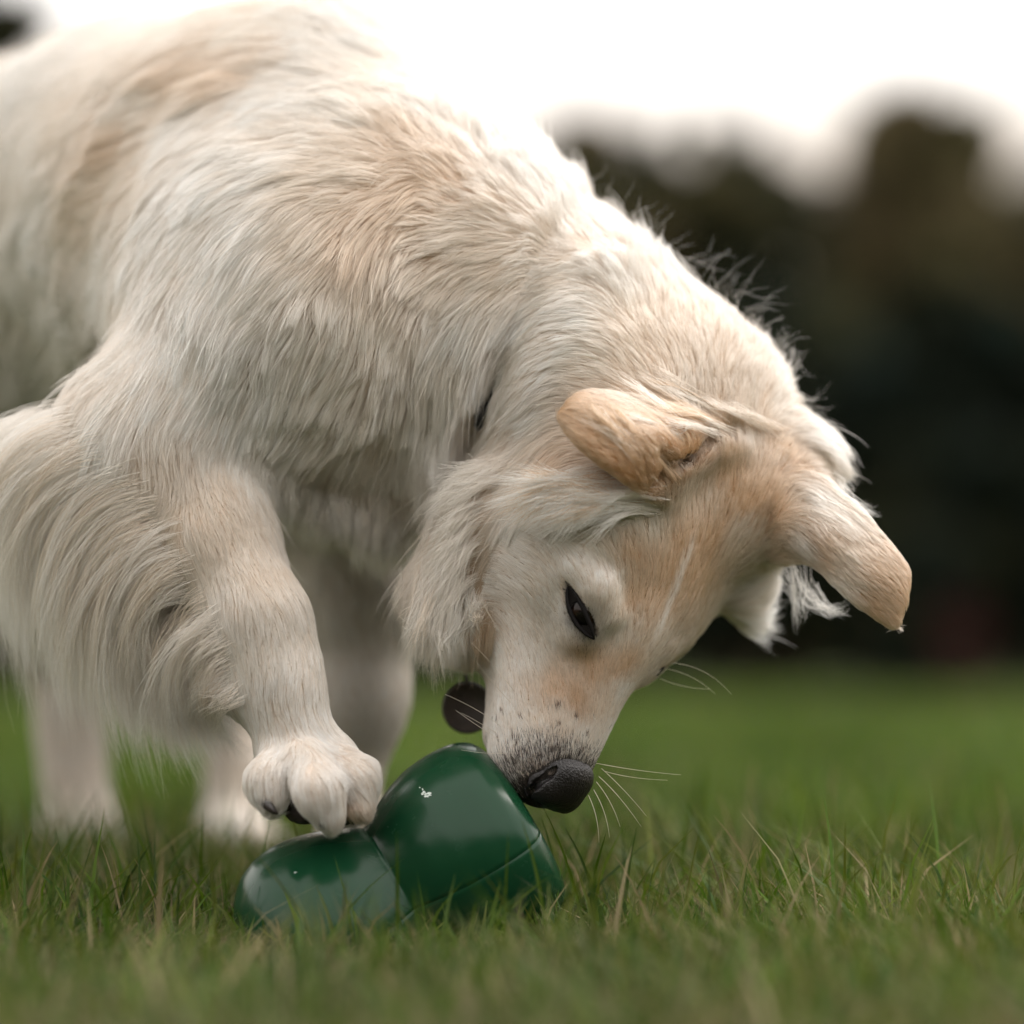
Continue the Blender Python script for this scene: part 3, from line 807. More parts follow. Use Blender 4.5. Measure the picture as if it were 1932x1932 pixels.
# skin colour from the same coat map
_, _, _, sc_ = fields(BV)
sc_ = sc_ * np.array([.86, .78, .72])
am = np.minimum(almond(BV), almond(mirror(BV)))
sc_ = np.where((am < 1.4)[:, None], np.array(BK) * .5, sc_)
vcol(body, 'skin_color', sc_ if FUR else np.full((len(BV), 3), .6))
if FUR == 0: cam_d.dof.use_dof = False

fur_m = bpy.data.materials.new('fur_fibre')
fur_m.use_nodes = True
t = fur_m.node_tree; t.nodes.clear()
o_ = t.nodes.new('ShaderNodeOutputMaterial')
pr = t.nodes.new('ShaderNodeBsdfPrincipled')
tr = t.nodes.new('ShaderNodeBsdfTranslucent'); mx = t.nodes.new('ShaderNodeMixShader'); mx.inputs[0].default_value = .15
at_ = t.nodes.new('ShaderNodeAttribute'); at_.attribute_name = 'fur_color'
hi = t.nodes.new('ShaderNodeHairInfo')
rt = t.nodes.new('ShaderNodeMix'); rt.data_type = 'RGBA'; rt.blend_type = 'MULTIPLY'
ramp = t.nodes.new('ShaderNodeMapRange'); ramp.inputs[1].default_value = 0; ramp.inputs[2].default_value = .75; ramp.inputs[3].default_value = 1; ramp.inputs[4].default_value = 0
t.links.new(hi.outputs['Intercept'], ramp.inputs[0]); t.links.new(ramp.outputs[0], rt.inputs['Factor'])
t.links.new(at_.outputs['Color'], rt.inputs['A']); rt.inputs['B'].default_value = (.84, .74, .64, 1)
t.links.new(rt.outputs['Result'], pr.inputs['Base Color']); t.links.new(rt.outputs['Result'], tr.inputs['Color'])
pr.inputs['Roughness'].default_value = .45; pr.inputs['Specular IOR Level'].default_value = .35
t.links.new(pr.outputs[0], mx.inputs[1]); t.links.new(tr.outputs[0], mx.inputs[2]); t.links.new(mx.outputs[0], o_.inputs['Surface'])
if True:
    hb = t.nodes.new('ShaderNodeBsdfHairPrincipled'); hb.model = 'CHIANG'; hb.parametrization = 'COLOR'
    hb.inputs['Roughness'].default_value = .35; hb.inputs['Radial Roughness'].default_value = .6; hb.inputs['Random Roughness'].default_value = .2
    mh = t.nodes.new('ShaderNodeMixShader'); mh.inputs[0].default_value = .55
    t.links.new(mx.outputs[0], mh.inputs[1]); t.links.new(hb.outputs[0], mh.inputs[2])
    t.links.new(rt.outputs['Result'], hb.inputs['Color']); t.links.new(mh.outputs[0], o_.inputs['Surface'])

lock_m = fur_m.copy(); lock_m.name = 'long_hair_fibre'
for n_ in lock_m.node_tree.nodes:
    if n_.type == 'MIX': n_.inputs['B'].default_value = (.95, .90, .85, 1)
def strands(name, pts, rad, cols, parent, label=None, m=None):
    """pts n x k x 3, rad n x k, cols n x 3"""
    n, k, _ = pts.shape
    cv = bpy.data.hair_curves.new(name)
    cv.add_curves([k] * n)
    cv.attributes['position'].data.foreach_set('vector', pts.astype(np.float32).ravel())
    a = cv.attributes.get('radius') or cv.attributes.new('radius', 'FLOAT', 'POINT')
    a.data.foreach_set('value', rad.astype(np.float32).ravel())
    c = cv.attributes.new('fur_color', 'FLOAT_COLOR', 'CURVE')
    c4 = np.ones((n, 4), dtype=np.float32); c4[:, :3] = cols
    c.data.foreach_set('color', c4.ravel())
    cv.materials.append(m or fur_m)
    o = bpy.data.objects.new(name, cv)
    C.objects.link(o)
    o.parent = parent; o.matrix_parent_inverse = Matrix.Translation(-Vector(parent.location))
    o['kind'] = 'stuff'
    if label: o['label'] = label
    return o

spot_s = hit(950, 765)
def coat(N):
    # roots on the skin
    tri = np.concatenate([BF[:, [0, 1, 2]], BF[:, [0, 2, 3]]])
    a, b, c = BV[tri[:, 0]], BV[tri[:, 1]], BV[tri[:, 2]]
    cr = np.cross(b - a, c - a); area = .5 * np.linalg.norm(cr, axis=1)
    ce = (a + b + c) / 3
    n = FX.grad(ce)
    _, L, _, _ = fields(ce)
    vd = nrm(ce - CAM)
    facing = np.clip(.55 - (n * vd).sum(1) * 1.2, .3, 1)
    depth = np.clip((1.75 / (ce[:, 1] + D)) ** 3, .15, 1)
    wt = area * np.clip(.020 / L, .8, 4.0) * facing * depth
    pick = rng.choice(len(tri), N, p=wt / wt.sum())
    u = rng.random((N, 2)); m = u.sum(1) > 1; u[m] = 1 - u[m]
    p = a[pick] + (b[pick] - a[pick]) * u[:, :1] + (c[pick] - a[pick]) * u[:, 1:]
    keep = np.minimum(almond(p), almond(mirror(p))) > 1.2
    qn = p - nose_c
    nn = np.sqrt(((qn @ hf) / .014) ** 2 + ((qn @ hr) / .0185) ** 2 + ((qn @ hu) / .0155) ** 2)
    keep &= nn > .92
    keep &= ~((np.abs((p - NC) @ NX) < .007) & (np.linalg.norm(p - spot_s, axis=1) < .026))
    p = p[keep]; N = len(p)
    n = FX.grad(p)
    d, L, lift, col = fields(p)
    long = np.clip((L - .008) / .025, 0, 1)
    # locks drift against each other: slow swirls in the flow
    d = nrm(nrm(d) + noise3(p, 11, 38) * (.08 + .20 * long)[:, None] + noise3(p, 12, 110) * (.10 + .04 * long)[:, None] + rng.normal(size=(N, 3)) * .09)
    d = nrm(d - n * (d * n).sum(1, keepdims=True))
    L = L * (.65 + .5 * rng.random(N)) * (1 + .25 * noise3(p, 13, 90)[:, 0] * long)
    fly = rng.random(N) < .012
    lift = lift * (.7 + .6 * rng.random(N)) 
    K = 8
    pts = np.zeros((N, K, 3)); pts[:, 0] = p - n * .0008
    cur = pts[:, 0].copy()
    grav = np.array([0, 0, -1.])
    wob = noise3(p, 21, 160)
    for k in range(1, K):
        tt = k / (K - 1)
        gq = FX.grad(cur)
        tg = d - gq * (d * gq).sum(1, keepdims=True) * .8
        tg = nrm(tg) + n * (lift * 1.25 * (1 - np.where(lift > .6, .55, 1.15) * tt))[:, None] + grav * (long * .55 * tt ** 1.5)[:, None] + wob * (.30 * long * tt)[:, None]
        cur = cur + nrm(tg) * (L / (K - 1))[:, None]
        hgt = FX.sample(cur)
        need = np.minimum(.0012 + .1 * L * tt * lift, .006)
        push = np.clip(need - hgt, 0, .01)
        cur = cur + FX.grad(cur) * push[:, None]
        pts[:, k] = cur
    # gather tips into locks at two scales
    def clump(cell, amount, seed):
        q = p + noise3(p, seed, 55) * cell * .45
        q = q + noise3(p, seed + 1, 160) * cell * .25
        key = np.floor(q / cell).astype(np.int64)
        h_ = (key[:, 0] * 73856093) ^ (key[:, 1] * 19349663) ^ (key[:, 2] * 83492791)
        _, first, inv = np.unique(h_, return_index=True, return_inverse=True)
        lead = pts[first][inv]
        off = pts[:, :1] - lead[:, :1]
        am = amount * (.75 + .5 * rng.random(N))
        dist_ = np.linalg.norm(off[:, 0], axis=1)
        am = np.where(dist_ > cell * 2.2, 0, am)
        for k in range(1, K):
            tt = k / (K - 1)
            g = np.clip(am * tt ** 1.1, 0, .95)[:, None]
            pts[:, k] = pts[:, k] * (1 - g) + (lead[:, k] + off[:, 0] * .12) * g
        return inv
    inv1 = clump(.0090, .50 * long, 31)
    inv2 = clump(.0040, .48 * long + .46 * (1 - long) * (L > .006), 41)
    sel = fly & (long > .5)
    pts[sel] = pts[sel, :1] + (pts[sel] - pts[sel, :1]) * (1.25 + .4 * rng.random((sel.sum(), 1, 1))) + n[sel][:, None] * (np.linspace(0, 1, K) ** 2)[None, :, None] * .006
    # pigment: gentle mottling, and each hair a little lighter or darker
    mott = 1 + .05 * noise3(p, 51, 45)[:, :1] + .05 * noise3(p, 52, 150)[:, :1] * .5
    r_ = np.random.default_rng(77)
    lk = 1 + (r_.random(inv1.max() + 1)[inv1] - .5) * .09 * long + (r_.random(inv2.max() + 1)[inv2] - .5) * .13
    col = col * lk[:, None] ** np.array([.7, 1.0, 1.35])
    col = col * mott * (.84 - .08 * (1 - long[:, None]) + (.20 + .12 * (1 - long[:, None])) * rng.random((N, 1)))
    q = p - HO
    # white blaze up the middle of the forehead
    ba, bb = (q @ hf), (q @ hr)
    bl = np.exp(-((bb + .004 + .06 * (ba + .02)) / .0030) ** 2) * np.clip((ba + .065) / .02, 0, 1) * np.clip((.015 - ba) / .02, 0, 1) * ((q @ hu) > -.03)
    col = col * (1 - bl[:, None] * .8) + np.array(W) * bl[:, None] * .8
    # dark flecks on top of the muzzle
    nn = nn[keep]
    fl = (noise3(p, 61, 900)[:, 0] > 1.05) & (nn < 3.4) & (nn > 1.2)
    col = np.where(fl[:, None], np.array(DK), col)
    # grizzled ring round the nose leather
    ring = rng.random(N) < np.clip((2.6 - nn) / 1.5, 0, 1) ** 1.5
    col = np.where(ring[:, None], np.array(BK), col)
    col = np.clip(col, .01, .9)
    r0 = .000115 + .00004 * long
    prof = np.array([1, 1, .95, .88, .78, .62, .42, .12])
    rad = r0[:, None] * prof[None] * (.8 + .4 * rng.random(N))[:, None]
    # two objects: trunk and legs, and head
    return pts, rad, col, ((p - HO) ** 2).sum(1) < .19 ** 2

def locks(specs, rfac=1.0):
    """locks of long hair: each spec = (control points in space, hairs, root spread m, tip spread m, colour)"""
    K = 12
    P_, Rr, Cc = [], [], []
    prof = np.concatenate([np.ones(6), [.95, .88, .76, .6, .4, .12]])
    for ctrl, n, s0, s1, col in specs:
        ctrl = [np.asarray(c, float) for c in ctrl]
        base = np.array(bez(ctrl, K))
        o0 = rng.normal(size=(n, 3)) * s0
        o1 = rng.normal(size=(n, 3)) * s1
        tt = np.linspace(0, 1, K)[None, :, None]
        pinch = 1 - .75 * np.sin(np.clip(tt * 1.35, 0, 1) * math.pi / 2)
        wv = np.sin(tt * (5 + 6 * rng.random((n, 1, 1))) + rng.random((n, 1, 1)) * 6) * .0018 * tt
        ln = .62 + .38 * rng.random((n, 1, 1)) ** .6
        idx = tt * ln * (K - 1)
        i0 = np.clip(idx.astype(int), 0, K - 2); f = idx - i0
        b_ = base[i0[..., 0]] * (1 - f) + base[i0[..., 0] + 1] * f
        pp = b_ + o0[:, None] * pinch + o1[:, None] * tt ** 1.5 + wv * rng.normal(size=(n, 1, 3))
        P_.append(pp); Rr.append((.00013 * rfac * (.7 + .5 * rng.random((n, 1)))) * prof[None])
        Cc.append(np.array(col)[None] * (.85 + .22 * rng.random((n, 1))))
    return np.concatenate(P_), np.concatenate(Rr), np.concatenate(Cc)

if FUR:
    pts, rad, col, ishead = coat(int(680000 * FUR))
    strands('fur', pts[~ishead], rad[~ishead], col[~ishead], body)
    strands('head_fur', pts[ishead], rad[ishead], col[ishead], body)
    # feathering on the back of the lifted foreleg
    sp = []
    rp = np.array([(110, 780), (190, 860), (280, 950), (318, 1020), (352, 1100), (385, 1170), (420, 1240), (435, 1290)], float)
    tp_ = np.array([(0, 1060), (40, 1260), (140, 1360), (225, 1420), (300, 1420), (350, 1440), (400, 1420), (430, 1400)], float)
    for q in range(600):
        s_ = rng.random() ** .85
        x = s_ * 7; i = min(int(x), 6); f = x - i
        a = rp[i] * (1 - f) + rp[i + 1] * f; b = tp_[i] * (1 - f) + tp_[i + 1] * f
        k_ = rng.random()                                    # 0 outermost (long) .. 1 short inner
        a = a + rng.normal(size=2) * 16 + np.array([-30, 10]) * rng.random()
        b = b * (1 - .45 * k_ ** 2) + (a + np.array([-40, 60])) * .45 * k_ ** 2 + rng.normal(size=2) * 34
        h = hit(*a)
        front = rng.random() < .45
        ya = (h[1] - .004) if (h is not None and front and h[1] < .1) else .03 * (rng.random() - .4)
        yb = .045 * (rng.random() - .45)
        bulge = 150 * (1 - s_) + 70
        c1 = a + np.array([-bulge * .75, 8 + 25 * s_]); c2 = np.array([b[0] * .75 + a[0] * .25 - bulge * .55, (a[1] * .45 + b[1] * .55)])
        c = (W, W, LC, LC, CR)[q % 5]
        sp.append(([P(*a, ya + .004), P(*c1, ya - .006), P(*c2, (ya + yb) / 2 - .004), P(*b, yb)], 24 if rng.random() < .85 else 8, .0042, .0020 + .006 * rng.random() ** 2, c))
    # long hair inside and below the near ear, sweeping over the cheek
    for q in range(70):
        s_ = rng.random()
        a = (1110 + 130 * s_ + rng.normal() * 12, 905 + 55 * s_ + rng.normal() * 8)
        b = (930 + 130 * s_ + rng.normal() * 25, 985 + 30 * s_ + rng.normal() * 16 - 70 * (rng.random() < .4))
        y0 = -.088 - .01 * s_
        h = hit(*a)
        if h is None: continue
        sp.append(([P(*a, h[1] + .002), P(a[0] - 60, a[1] - 10, y0 - .012), P((a[0] + b[0]) / 2 - 20, (a[1] + b[1]) / 2 - 8, y0 - .010), P(*b, y0 + .004)], 42, .003, .003, W if rng.random() < .7 else TN))
    # tufts along the back of the near ear and over its upper edge
    for q in range(46):
        if q < 28:
            a = (1225 + rng.normal() * 26, 868 + rng.normal() * 16); b = (a[0] - 85 - rng.random() * 30, a[1] - 95 + rng.normal() * 12)
        else:
            a = (1330 + rng.normal() * 45, 800 + rng.normal() * 20); b = (a[0] - 120 - rng.random() * 40, a[1] - 60 + rng.normal() * 14)
        h = hit(*a); h2 = hit(*b)
        if h is None or h2 is None: continue
        ym = min(h[1], h2[1])
        sp.append(([P(*a, h[1] + .001), P(a[0] * .7 + b[0] * .3 + 8, a[1] * .7 + b[1] * .3 - 8, min(h[1], ym + .01) - .005), P(a[0] * .3 + b[0] * .7 + 6, a[1] * .3 + b[1] * .7 - 10, ym - .005), P(*b, h2[1] - .002)], 36, .0022, .0016, (TN, CR, OR, BR_, TN)[q % 5] if q < 28 else (TN, CR, LC)[q % 3]))
    # cheek ruff edge, curling to the left
    for q in range(60):
        s_ = rng.random()
        a = (940 - 70 * s_ + rng.normal() * 12, 870 + 260 * s_)
        b = (a[0] - 90 - 40 * rng.random() + 50 * s_, a[1] + 60 + 90 * s_ + rng.normal() * 20)
        h = hit(*a)
        if h is None: continue
        y0 = h[1] + .004
        sp.append(([P(*a, y0), P(a[0] - 45, a[1] + 5, y0 - .014), P(b[0] + 10, (a[1] + b[1]) / 2, y0 - .012), P(*b, y0 - .002)], 34, .003, .0035, LC))
    # throat ruff hanging beside the jaw
    for q in range(110):
        s_ = rng.random()
        a = (800 + 110 * s_ + rng.normal() * 10, 1060 + 100 * rng.random())
        b = (790 + 115 * s_ + rng.normal() * 14, 1205 + 58 * math.sin(3.1 * min(1, s_ + .1)) + rng.normal() * 12)
        y0 = -.035 + .03 * (rng.random() - .5)
        sp.append(([P(*a, y0), P(a[0] - 14, a[1] + 60, y0 - .012), P(b[0] - 6, b[1] - 60, y0 - .008), P(*b, y0)], 46, .0035, .0035, (LC, GY, CR)[q % 3]))
    # chest fringe
    for q in range(130):
        s_ = rng.random()
        a = (480 + 300 * s_ + rng.normal() * 8, 850 + 130 * s_ + 40 * rng.random())
        b = (a[0] - 5 + rng.normal() * 14, 965 + 130 * s_ + rng.normal() * 18)
        h = hit(*a)
        if h is None: continue
        y0 = h[1] + .004
        sp.append(([P(*a, y0), P(a[0] + 4, a[1] + 40, y0 - .012), P(b[0] + 4, b[1] - 40, y0 - .002), P(*b, y0 + .012)], 40, .004, .003, (LC, W, GY)[q % 3]))
    # curls at the root of the far ear and tufts on the far cheek
    for ctrl in ([(1520, 880), (1570, 900), (1600, 930), (1590, 960)], [(1530, 900), (1580, 880), (1590, 930), (1570, 950)], [(1540, 930), (1600, 930), (1620, 970), (1655, 965)],
                 [(1530, 910), (1590, 935), (1610, 965), (1640, 968)], [(1520, 1100), (1545, 1145), (1580, 1160), (1600, 1140)],
                 [(1480, 1070), (1510, 1110), (1500, 1150), (1510, 1180)]):
        for r_ in range(3):
            j = rng.normal(size=2) * 8
            sp.append(([P(c[0] + j[0] * (1 - i / 6), c[1] + j[1] * (1 - i / 6), -.005 - .004 * i) for i, c in enumerate(ctrl)], 12 if ctrl[0][1] < 1110 else 16, .0045, .002 if ctrl[0][1] < 1110 else .0045, W if ctrl[0][1] < 1110 else (.6, .57, .52)))
    lp, lr, lc = locks(sp)
    strands('feathering', lp, lr, lc, body, m=lock_m)
    # single flyaway hairs along the crest of the neck
    fl = []
    cx = [(1040, 320), (1120, 370), (1200, 410), (1270, 470), (1330, 500), (1400, 550), (1450, 600), (1490, 660), (1520, 730), (1540, 800), (1560, 850)]
    for q in range(64):
        s_ = rng.random() * (len(cx) - 1); i = int(s_); f = s_ - i
        a = np.array(cx[i]) * (1 - f) + np.array(cx[i + 1]) * f
        ang = math.radians(80 - 100 * (s_ / (len(cx) - 1))) + rng.normal() * .5
        Ln = 30 + 75 * rng.random() ** 2.2
        dr = np.array([math.cos(ang), -math.sin(ang)])
        b = a + dr * Ln; m_ = a + dr * Ln * .55 + rng.normal(size=2) * 9
        b = b + np.array([.1, .25]) * Ln * rng.random()
        y0 = .03 + .04 * (rng.random() - .5)
        fl.append(([P(*(a - dr * 25), y0), P(*m_, y0 - .005), P(*b, y0 - .005)], 1, .0, .0, W))
    lp, lr, lc = locks(fl, .45)
    strands('flyaway_hair', lp, lr, lc, body, m=lock_m)

# ---------------------------------------------------------------- nose leather
def nose():
    ax_ = np.arange(-.024, .024, .0008)
    f = Field(ax_, ax_, ax_)
    f.ell((-.001, 0, 0), (.0125, .0178, .0140), k=0)
    f.ell((-.008, 0, .006), (.010, .0150, .0110), k=.006)
    f.ell((.003, .0085, -.001), (.0085, .0085, .009), k=.005)
    f.ell((.003, -.0085, -.001), (.0085, .0085, .009), k=.005)
    for s_ in (-1, 1):
        f.ell((.0105, s_ * .0078, -.002), (.006, .0042, .0040), k=.002, op='cut')
        f.cap((.008, s_ * .0115, -.003), (.000, s_ * .0185, -.0065), .0019, .0013, k=.0015, op='cut')
    for s_ in (-1, 1):
        gp_ = [(-.009, s_ * .0115, .0085), (-.003, s_ * .0155, .0062), (.003, s_ * .0168, .002), (.008, s_ * .0140, -.003)]
        for g0, g1 in zip(gp_[:-1], gp_[1:]): f.cap(g0, g1, .0019, .0019, k=.0012, m=.02, op='cut')
    f.cap((.0125, 0, -.001), (.008, 0, -.015), .0010, .0013, k=.002, op='cut')
    V, F_ = f.mesh()
    V = V * 1.2 + noise3(V, 5, 2600) * .00012
    Vw = nose_c + V[:, :1] * hf + V[:, 1:2] * hr + V[:, 2:] * hu
    if np.linalg.det(np.array([hf, hr, hu])) < 0: F_ = F_[:, ::-1]
    m = material('nose_leather', (.010, .008, .0085), .33, .42, bump=.5, bscale=800)
    mesh_obj('nose', Vw, F_, m, body)
nose()

# ---------------------------------------------------------------- eyes
def eye(mir):
    M = (lambda p: mirror(p)) if mir else (lambda p: np.asarray(p))
    c = eye_c - en * .0075 + eb * .000
    n_ = 24
    V, F_ = [], []
    gaze = nrm((en + ea * .35)[None])[0]
    for i in range(n_ + 1):
        for j in range(n_ * 2):
            th = math.pi * i / n_; ph = math.pi * j / n_
            d_ = np.array([math.sin(th) * math.cos(ph), math.sin(th) * math.sin(ph), math.cos(th)])
            V.append(M(c + d_ * .0105))
    for i in range(n_):
        for j in range(n_ * 2):
            a = i * n_ * 2 + j; b = i * n_ * 2 + (j + 1) % (n_ * 2)
            F_.append((a, b, b + n_ * 2, a + n_ * 2))
    V = np.array(V)
    m = material('eyeball', attr='eye_color', rough=.2, spec=.22, coat=0)
    o = mesh_obj('eyeball', V, F_, m, body)
    cs = (M(V) - c) @ gaze / .0105
    col = np.where((cs > .90)[:, None], [.004, .003, .003], np.where((cs > .62)[:, None], [.014, .007, .004], [.004, .0035, .0035]))
    vcol(o, 'eye_color', col)
    lm = material('eyelid_skin', (.008, .0065, .0065), .6, .12)
    for (s_, k_) in ((-EB, .0028), (EB, .0062)):
        ctrl = [eye_c - ea * .0185 - en * .0005, eye_c - ea * .008 + eb * s_ * k_ * 1.25 + en * .0030, eye_c + ea * .008 + eb * s_ * k_ * 1.15 + en * .0030, eye_c + ea * .0175 - en * .0005]
        pts_ = [M(q) for q in bez(ctrl, 12)]
        tube(pts_, [.0006 + .0009 * math.sin(math.pi * i / 11) for i in range(12)], 8, 'eyelid', lm, body)
eye(False); eye(True)

# ---------------------------------------------------------------- whiskers, claws
wm_ = material('whisker_keratin', (.75, .68, .58), .4, .4, trans=.3)
for wsk in [((958, 1215), (920, 1160), (890, 1100), -.075), ((972, 1250), (935, 1180), (905, 1125), -.08), ((975, 1310), (930, 1250), (886, 1210), -.08), ((968, 1330), (930, 1290), (900, 1250), -.08),
            ((950, 1375), (910, 1340), (840, 1310), -.09), ((950, 1400), (900, 1370), (860, 1340), -.09), ((940, 1385), (900, 1360), (870, 1345), -.08), ((935, 1145), (915, 1140), (900, 1130), -.07),
            ((1125, 1440), (1200, 1455), (1285, 1462), -.06), ((1140, 1455), (1190, 1470), (1260, 1472), -.055), ((1130, 1465), (1170, 1500), (1210, 1560), -.06), ((1125, 1475), (1155, 1510), (1170, 1560), -.06),
            ((1120, 1490), (1145, 1530), (1150, 1580), -.06), ((1110, 1500), (1130, 1540), (1130, 1590), -.06), ((1135, 1450), (1180, 1490), (1220, 1540), -.05), ((1245, 1280), (1290, 1300), (1340, 1300), -.02),
            ((1250, 1260), (1310, 1270), (1350, 1310), -.02), ((1255, 1250), (1330, 1250), (1380, 1310), -.02), ((960, 1420), (930, 1425), (870, 1415), -.09)]:
    a, b, c, y_ = wsk
    h = hit(*a); y0 = h[1] if h is not None else y_
    p_ = bez([P(*a, y0), P(*b, y0 - .006), P(*c, y0 - .004)], 8)
    tube(p_, [.00015 * (1 - i / 8.5) + .00003 for i in range(8)], 5, 'whisker', wm_, body)
cl = material('claw_horn', (.03, .024, .022), .35, .5)
for a, b, c in [((500, 1508, -.094), (506, 1524, -.100), (524, 1536, -.100)), ((556, 1528, -.080), (562, 1544, -.086), (574, 1552, -.086)), ((664, 1535, -.085), (664, 1548, -.088), (668, 1556, -.086)), ((606, 1540, -.104), (608, 1555, -.108), (614, 1564, -.104))]:
    tube(bez([P(*a), P(*b), P(*c)], 6), [.0038, .0036, .0032, .0026, .0018, .0006], 8, 'claw', cl, body)
pm = material('pad_skin', (.035, .027, .025), .6, .3, bump=.6, bscale=900)
def blob(name, c, r, mat, par):
    V, F_ = [], []
    for i in range(9):
        for j in range(14):
            th = math.pi * i / 8; ph = 2 * math.pi * j / 14
            V.append(c + np.array([math.sin(th) * math.cos(ph) * r[0], math.sin(th) * math.sin(ph) * r[1], math.cos(th) * r[2]]))
    for i in range(8):
        for j in range(14):
            a = i * 14 + j; b = i * 14 + (j + 1) % 14
            F_.append((a, b, b + 14, a + 14))
    return mesh_obj(name, V, F_, mat, par)
for a in [(525, 1512, -.078), (575, 1532, -.078), (640, 1535, -.070), (600, 1520, -.055)]:
    blob('toe_pad', P(*a), (.012, .012, .0075), pm, body)

# ---------------------------------------------------------------- collar and its tag
def collar():
    root = empty('dog_collar', tuple(NC))
    tag(root, 'dark woven collar nearly hidden in the neck fur of the dog, with a round tag', 'collar')
    n_ = 96; ring = []
    for j in range(n_):
        a = 2 * math.pi * j / n_
        d_ = N1 * math.cos(a) + N2 * math.sin(a)
        t_ = .03; 
        while t_ < .2 and FX.sample((NC + d_ * t_)[None])[0] < .001: t_ += .001
        ring.append(t_)
    ring = np.array(ring)
    far_ = np.array([np.linalg.norm(NC + (N1 * math.cos(6.2832 * j / n_) + N2 * math.sin(6.2832 * j / n_)) * ring[j] - spot_s) for j in range(n_)])
    ring = ring - .009 * np.clip((far_ - .03) / .03, 0, 1)
    for _ in range(4): ring = (np.roll(ring, 1) + ring * 2 + np.roll(ring, -1)) / 4
    V, F_ = [], []
    cs = [(-.006, -.002), (-.0055, .0004), (0, .001), (.0055, .0004), (.006, -.002), (0, -.0025)]
    for j in range(n_):
        a = 2 * math.pi * j / n_
        d_ = N1 * math.cos(a) + N2 * math.sin(a)
        for (x, h) in cs: V.append(NC + d_ * (ring[j] + h + .001) + NX * x)
    for j in range(n_):
        for k in range(6):
            F_.append((j * 6 + k, j * 6 + (k + 1) % 6, ((j + 1) % n_) * 6 + (k + 1) % 6, ((j + 1) % n_) * 6 + k))
    m = material('woven_webbing', (.05, .05, .055), .8, .3, var=.7, vscale=500, bump=1, bscale=700)
    mesh_obj('strap', V, F_, m, root)
    tm = material('tag_metal', (.045, .036, .03), .5, .4, var=.4, vscale=60, bump=.3, bscale=300, metal=.3)
    c = P(882, 1336, .02)
    V, F_ = [], []
    k_ = 40; nrm_ = nrm(np.array([[.15, -1, .1]]))[0]
    u = np.cross(nrm_, [0, 0, 1]); u /= np.linalg.norm(u); v = np.cross(nrm_, u)
    prof = [(0, .0012), (.0140, .0012), (.0146, .0018), (.0158, .0018), (.0163, .0010), (.0163, -.0010), (.0158, -.0018), (0, -.0018)]
    for (r_, h) in prof:
        for j in range(k_):
            a = 2 * math.pi * j / k_
            V.append(c + (u * math.cos(a) + v * math.sin(a)) * max(r_, .00005) + nrm_ * h)
    for i in range(len(prof) - 1):
        for j in range(k_):
            F_.append((i * k_ + j, i * k_ + (j + 1) % k_, (i + 1) * k_ + (j + 1) % k_, (i + 1) * k_ + j))
    tg = mesh_obj('tag', V, F_, tm, root)
    top = c + np.array([0, 0, .017]); up_ = P(872, 1230, .015)
    tube(bez([top - [0, 0, .004], (top + up_) / 2, up_], 6), [.0012] * 6, 6, 'tag_ring', tm, root)
collar()

# ---------------------------------------------------------------- lawn
gm = material('grass_blade', attr='grass_color', rough=.5, spec=.25, trans=.35)
GC = np.array([(.055, .108, .007), (.072, .128, .006), (.036, .076, .012), (.100, .125, .016), (.14, .13, .055), (.30, .24, .13)])
TA = P(760, 1680, -.035); TX = np.array([.835, .10, .50]); TX /= np.linalg.norm(TX)
def field(name, n, y0, y1, Lr, Wr, wide, dry, seed, bend=.5, skip=True, bright=1.0, label=None, cat='grass'):
    r = np.random.default_rng(seed)
    n = int(n * GRASS)
    # even cover as seen from where one stands: width grows with distance
    y = y0 + (y1 - y0) * r.random(n) if y1 - y0 < 3 else y0 + (y1 - y0) * r.random(n) ** 1.4
    hw = (.23 * (y + D) + wide)
    x = (r.random(n) * 2 - 1) * hw
    p = np.stack([x, y, np.full(n, -.004)], 1)
    if skip:
        q = p - TA; t_ = q @ TX; rad_ = np.linalg.norm((q - t_[:, None] * TX)[:, :2], axis=1)
        k = ~((np.abs(q[:, 0] + .005) < .082) & (np.abs(q[:, 1]) < .050))
        p = p[k]
    n = len(p)
    patch_ = noise3(p, 71, 9)[:, 0]
    L = Lr * (.45 + .75 * r.random(n)) * (1 + .22 * patch_)
    tall = r.random(n) < .08; L = np.where(tall, L * 1.6, L)
    a = r.random(n) * 6.283; T = np.stack([np.cos(a), np.sin(a), np.zeros(n)], 1) + noise3(p, 72, 14) * np.array([.5, .5, 0])
    L = L * np.clip(1 + (y[:0].sum() + p[:, 1] + .22) * 1.5, .42, 1)
    Wd = Wr * (.5 + .8 * r.random(n)) * np.where(r.random(n) < .15, 1.7, 1)
    V, F_ = ribbons(p, T, L, Wd, bend * (.3 + 1.3 * r.random(n)))
    o = mesh_obj(name, V, F_, gm, None)
    pr_ = np.clip(.30 + .25 * noise3(p, 73, 6)[:, 1], 0, .7)
    c = GC[np.where(r.random(n) < dry, 4 + (r.random(n) < .35), np.where(r.random(n) < pr_, 3, r.integers(0, 3, n)))]
    big = 1 + .30 * noise3(p * np.array([1, .5, 1]), 75, 3.2)[:, :1] + .16 * noise3(p, 76, 11)[:, :1]
    c = c * (.65 + .7 * r.random((n, 1))) * bright * .92 * np.clip(big, .5, 1.5)
    vcol(o, 'grass_color', np.repeat(c, 7, axis=0))
    tag(o, label, cat, None, 'stuff')
    return o
field('grass', 70000, -.66, .55, .062, .0032, .10, .21, 101, .6, label='short lawn grass with dry stems around the toy and paws')
field('grass', 70000, .55, 3.2, .068, .0042, .2, .06, 102, .5, False, 1.1, label='soft green lawn grass just behind the dog')
field('grass', 60000, 3.2, 15, .060, .012, .6, .03, 103, .5, False, 1.15, label='far lawn grass running back to the bushes')
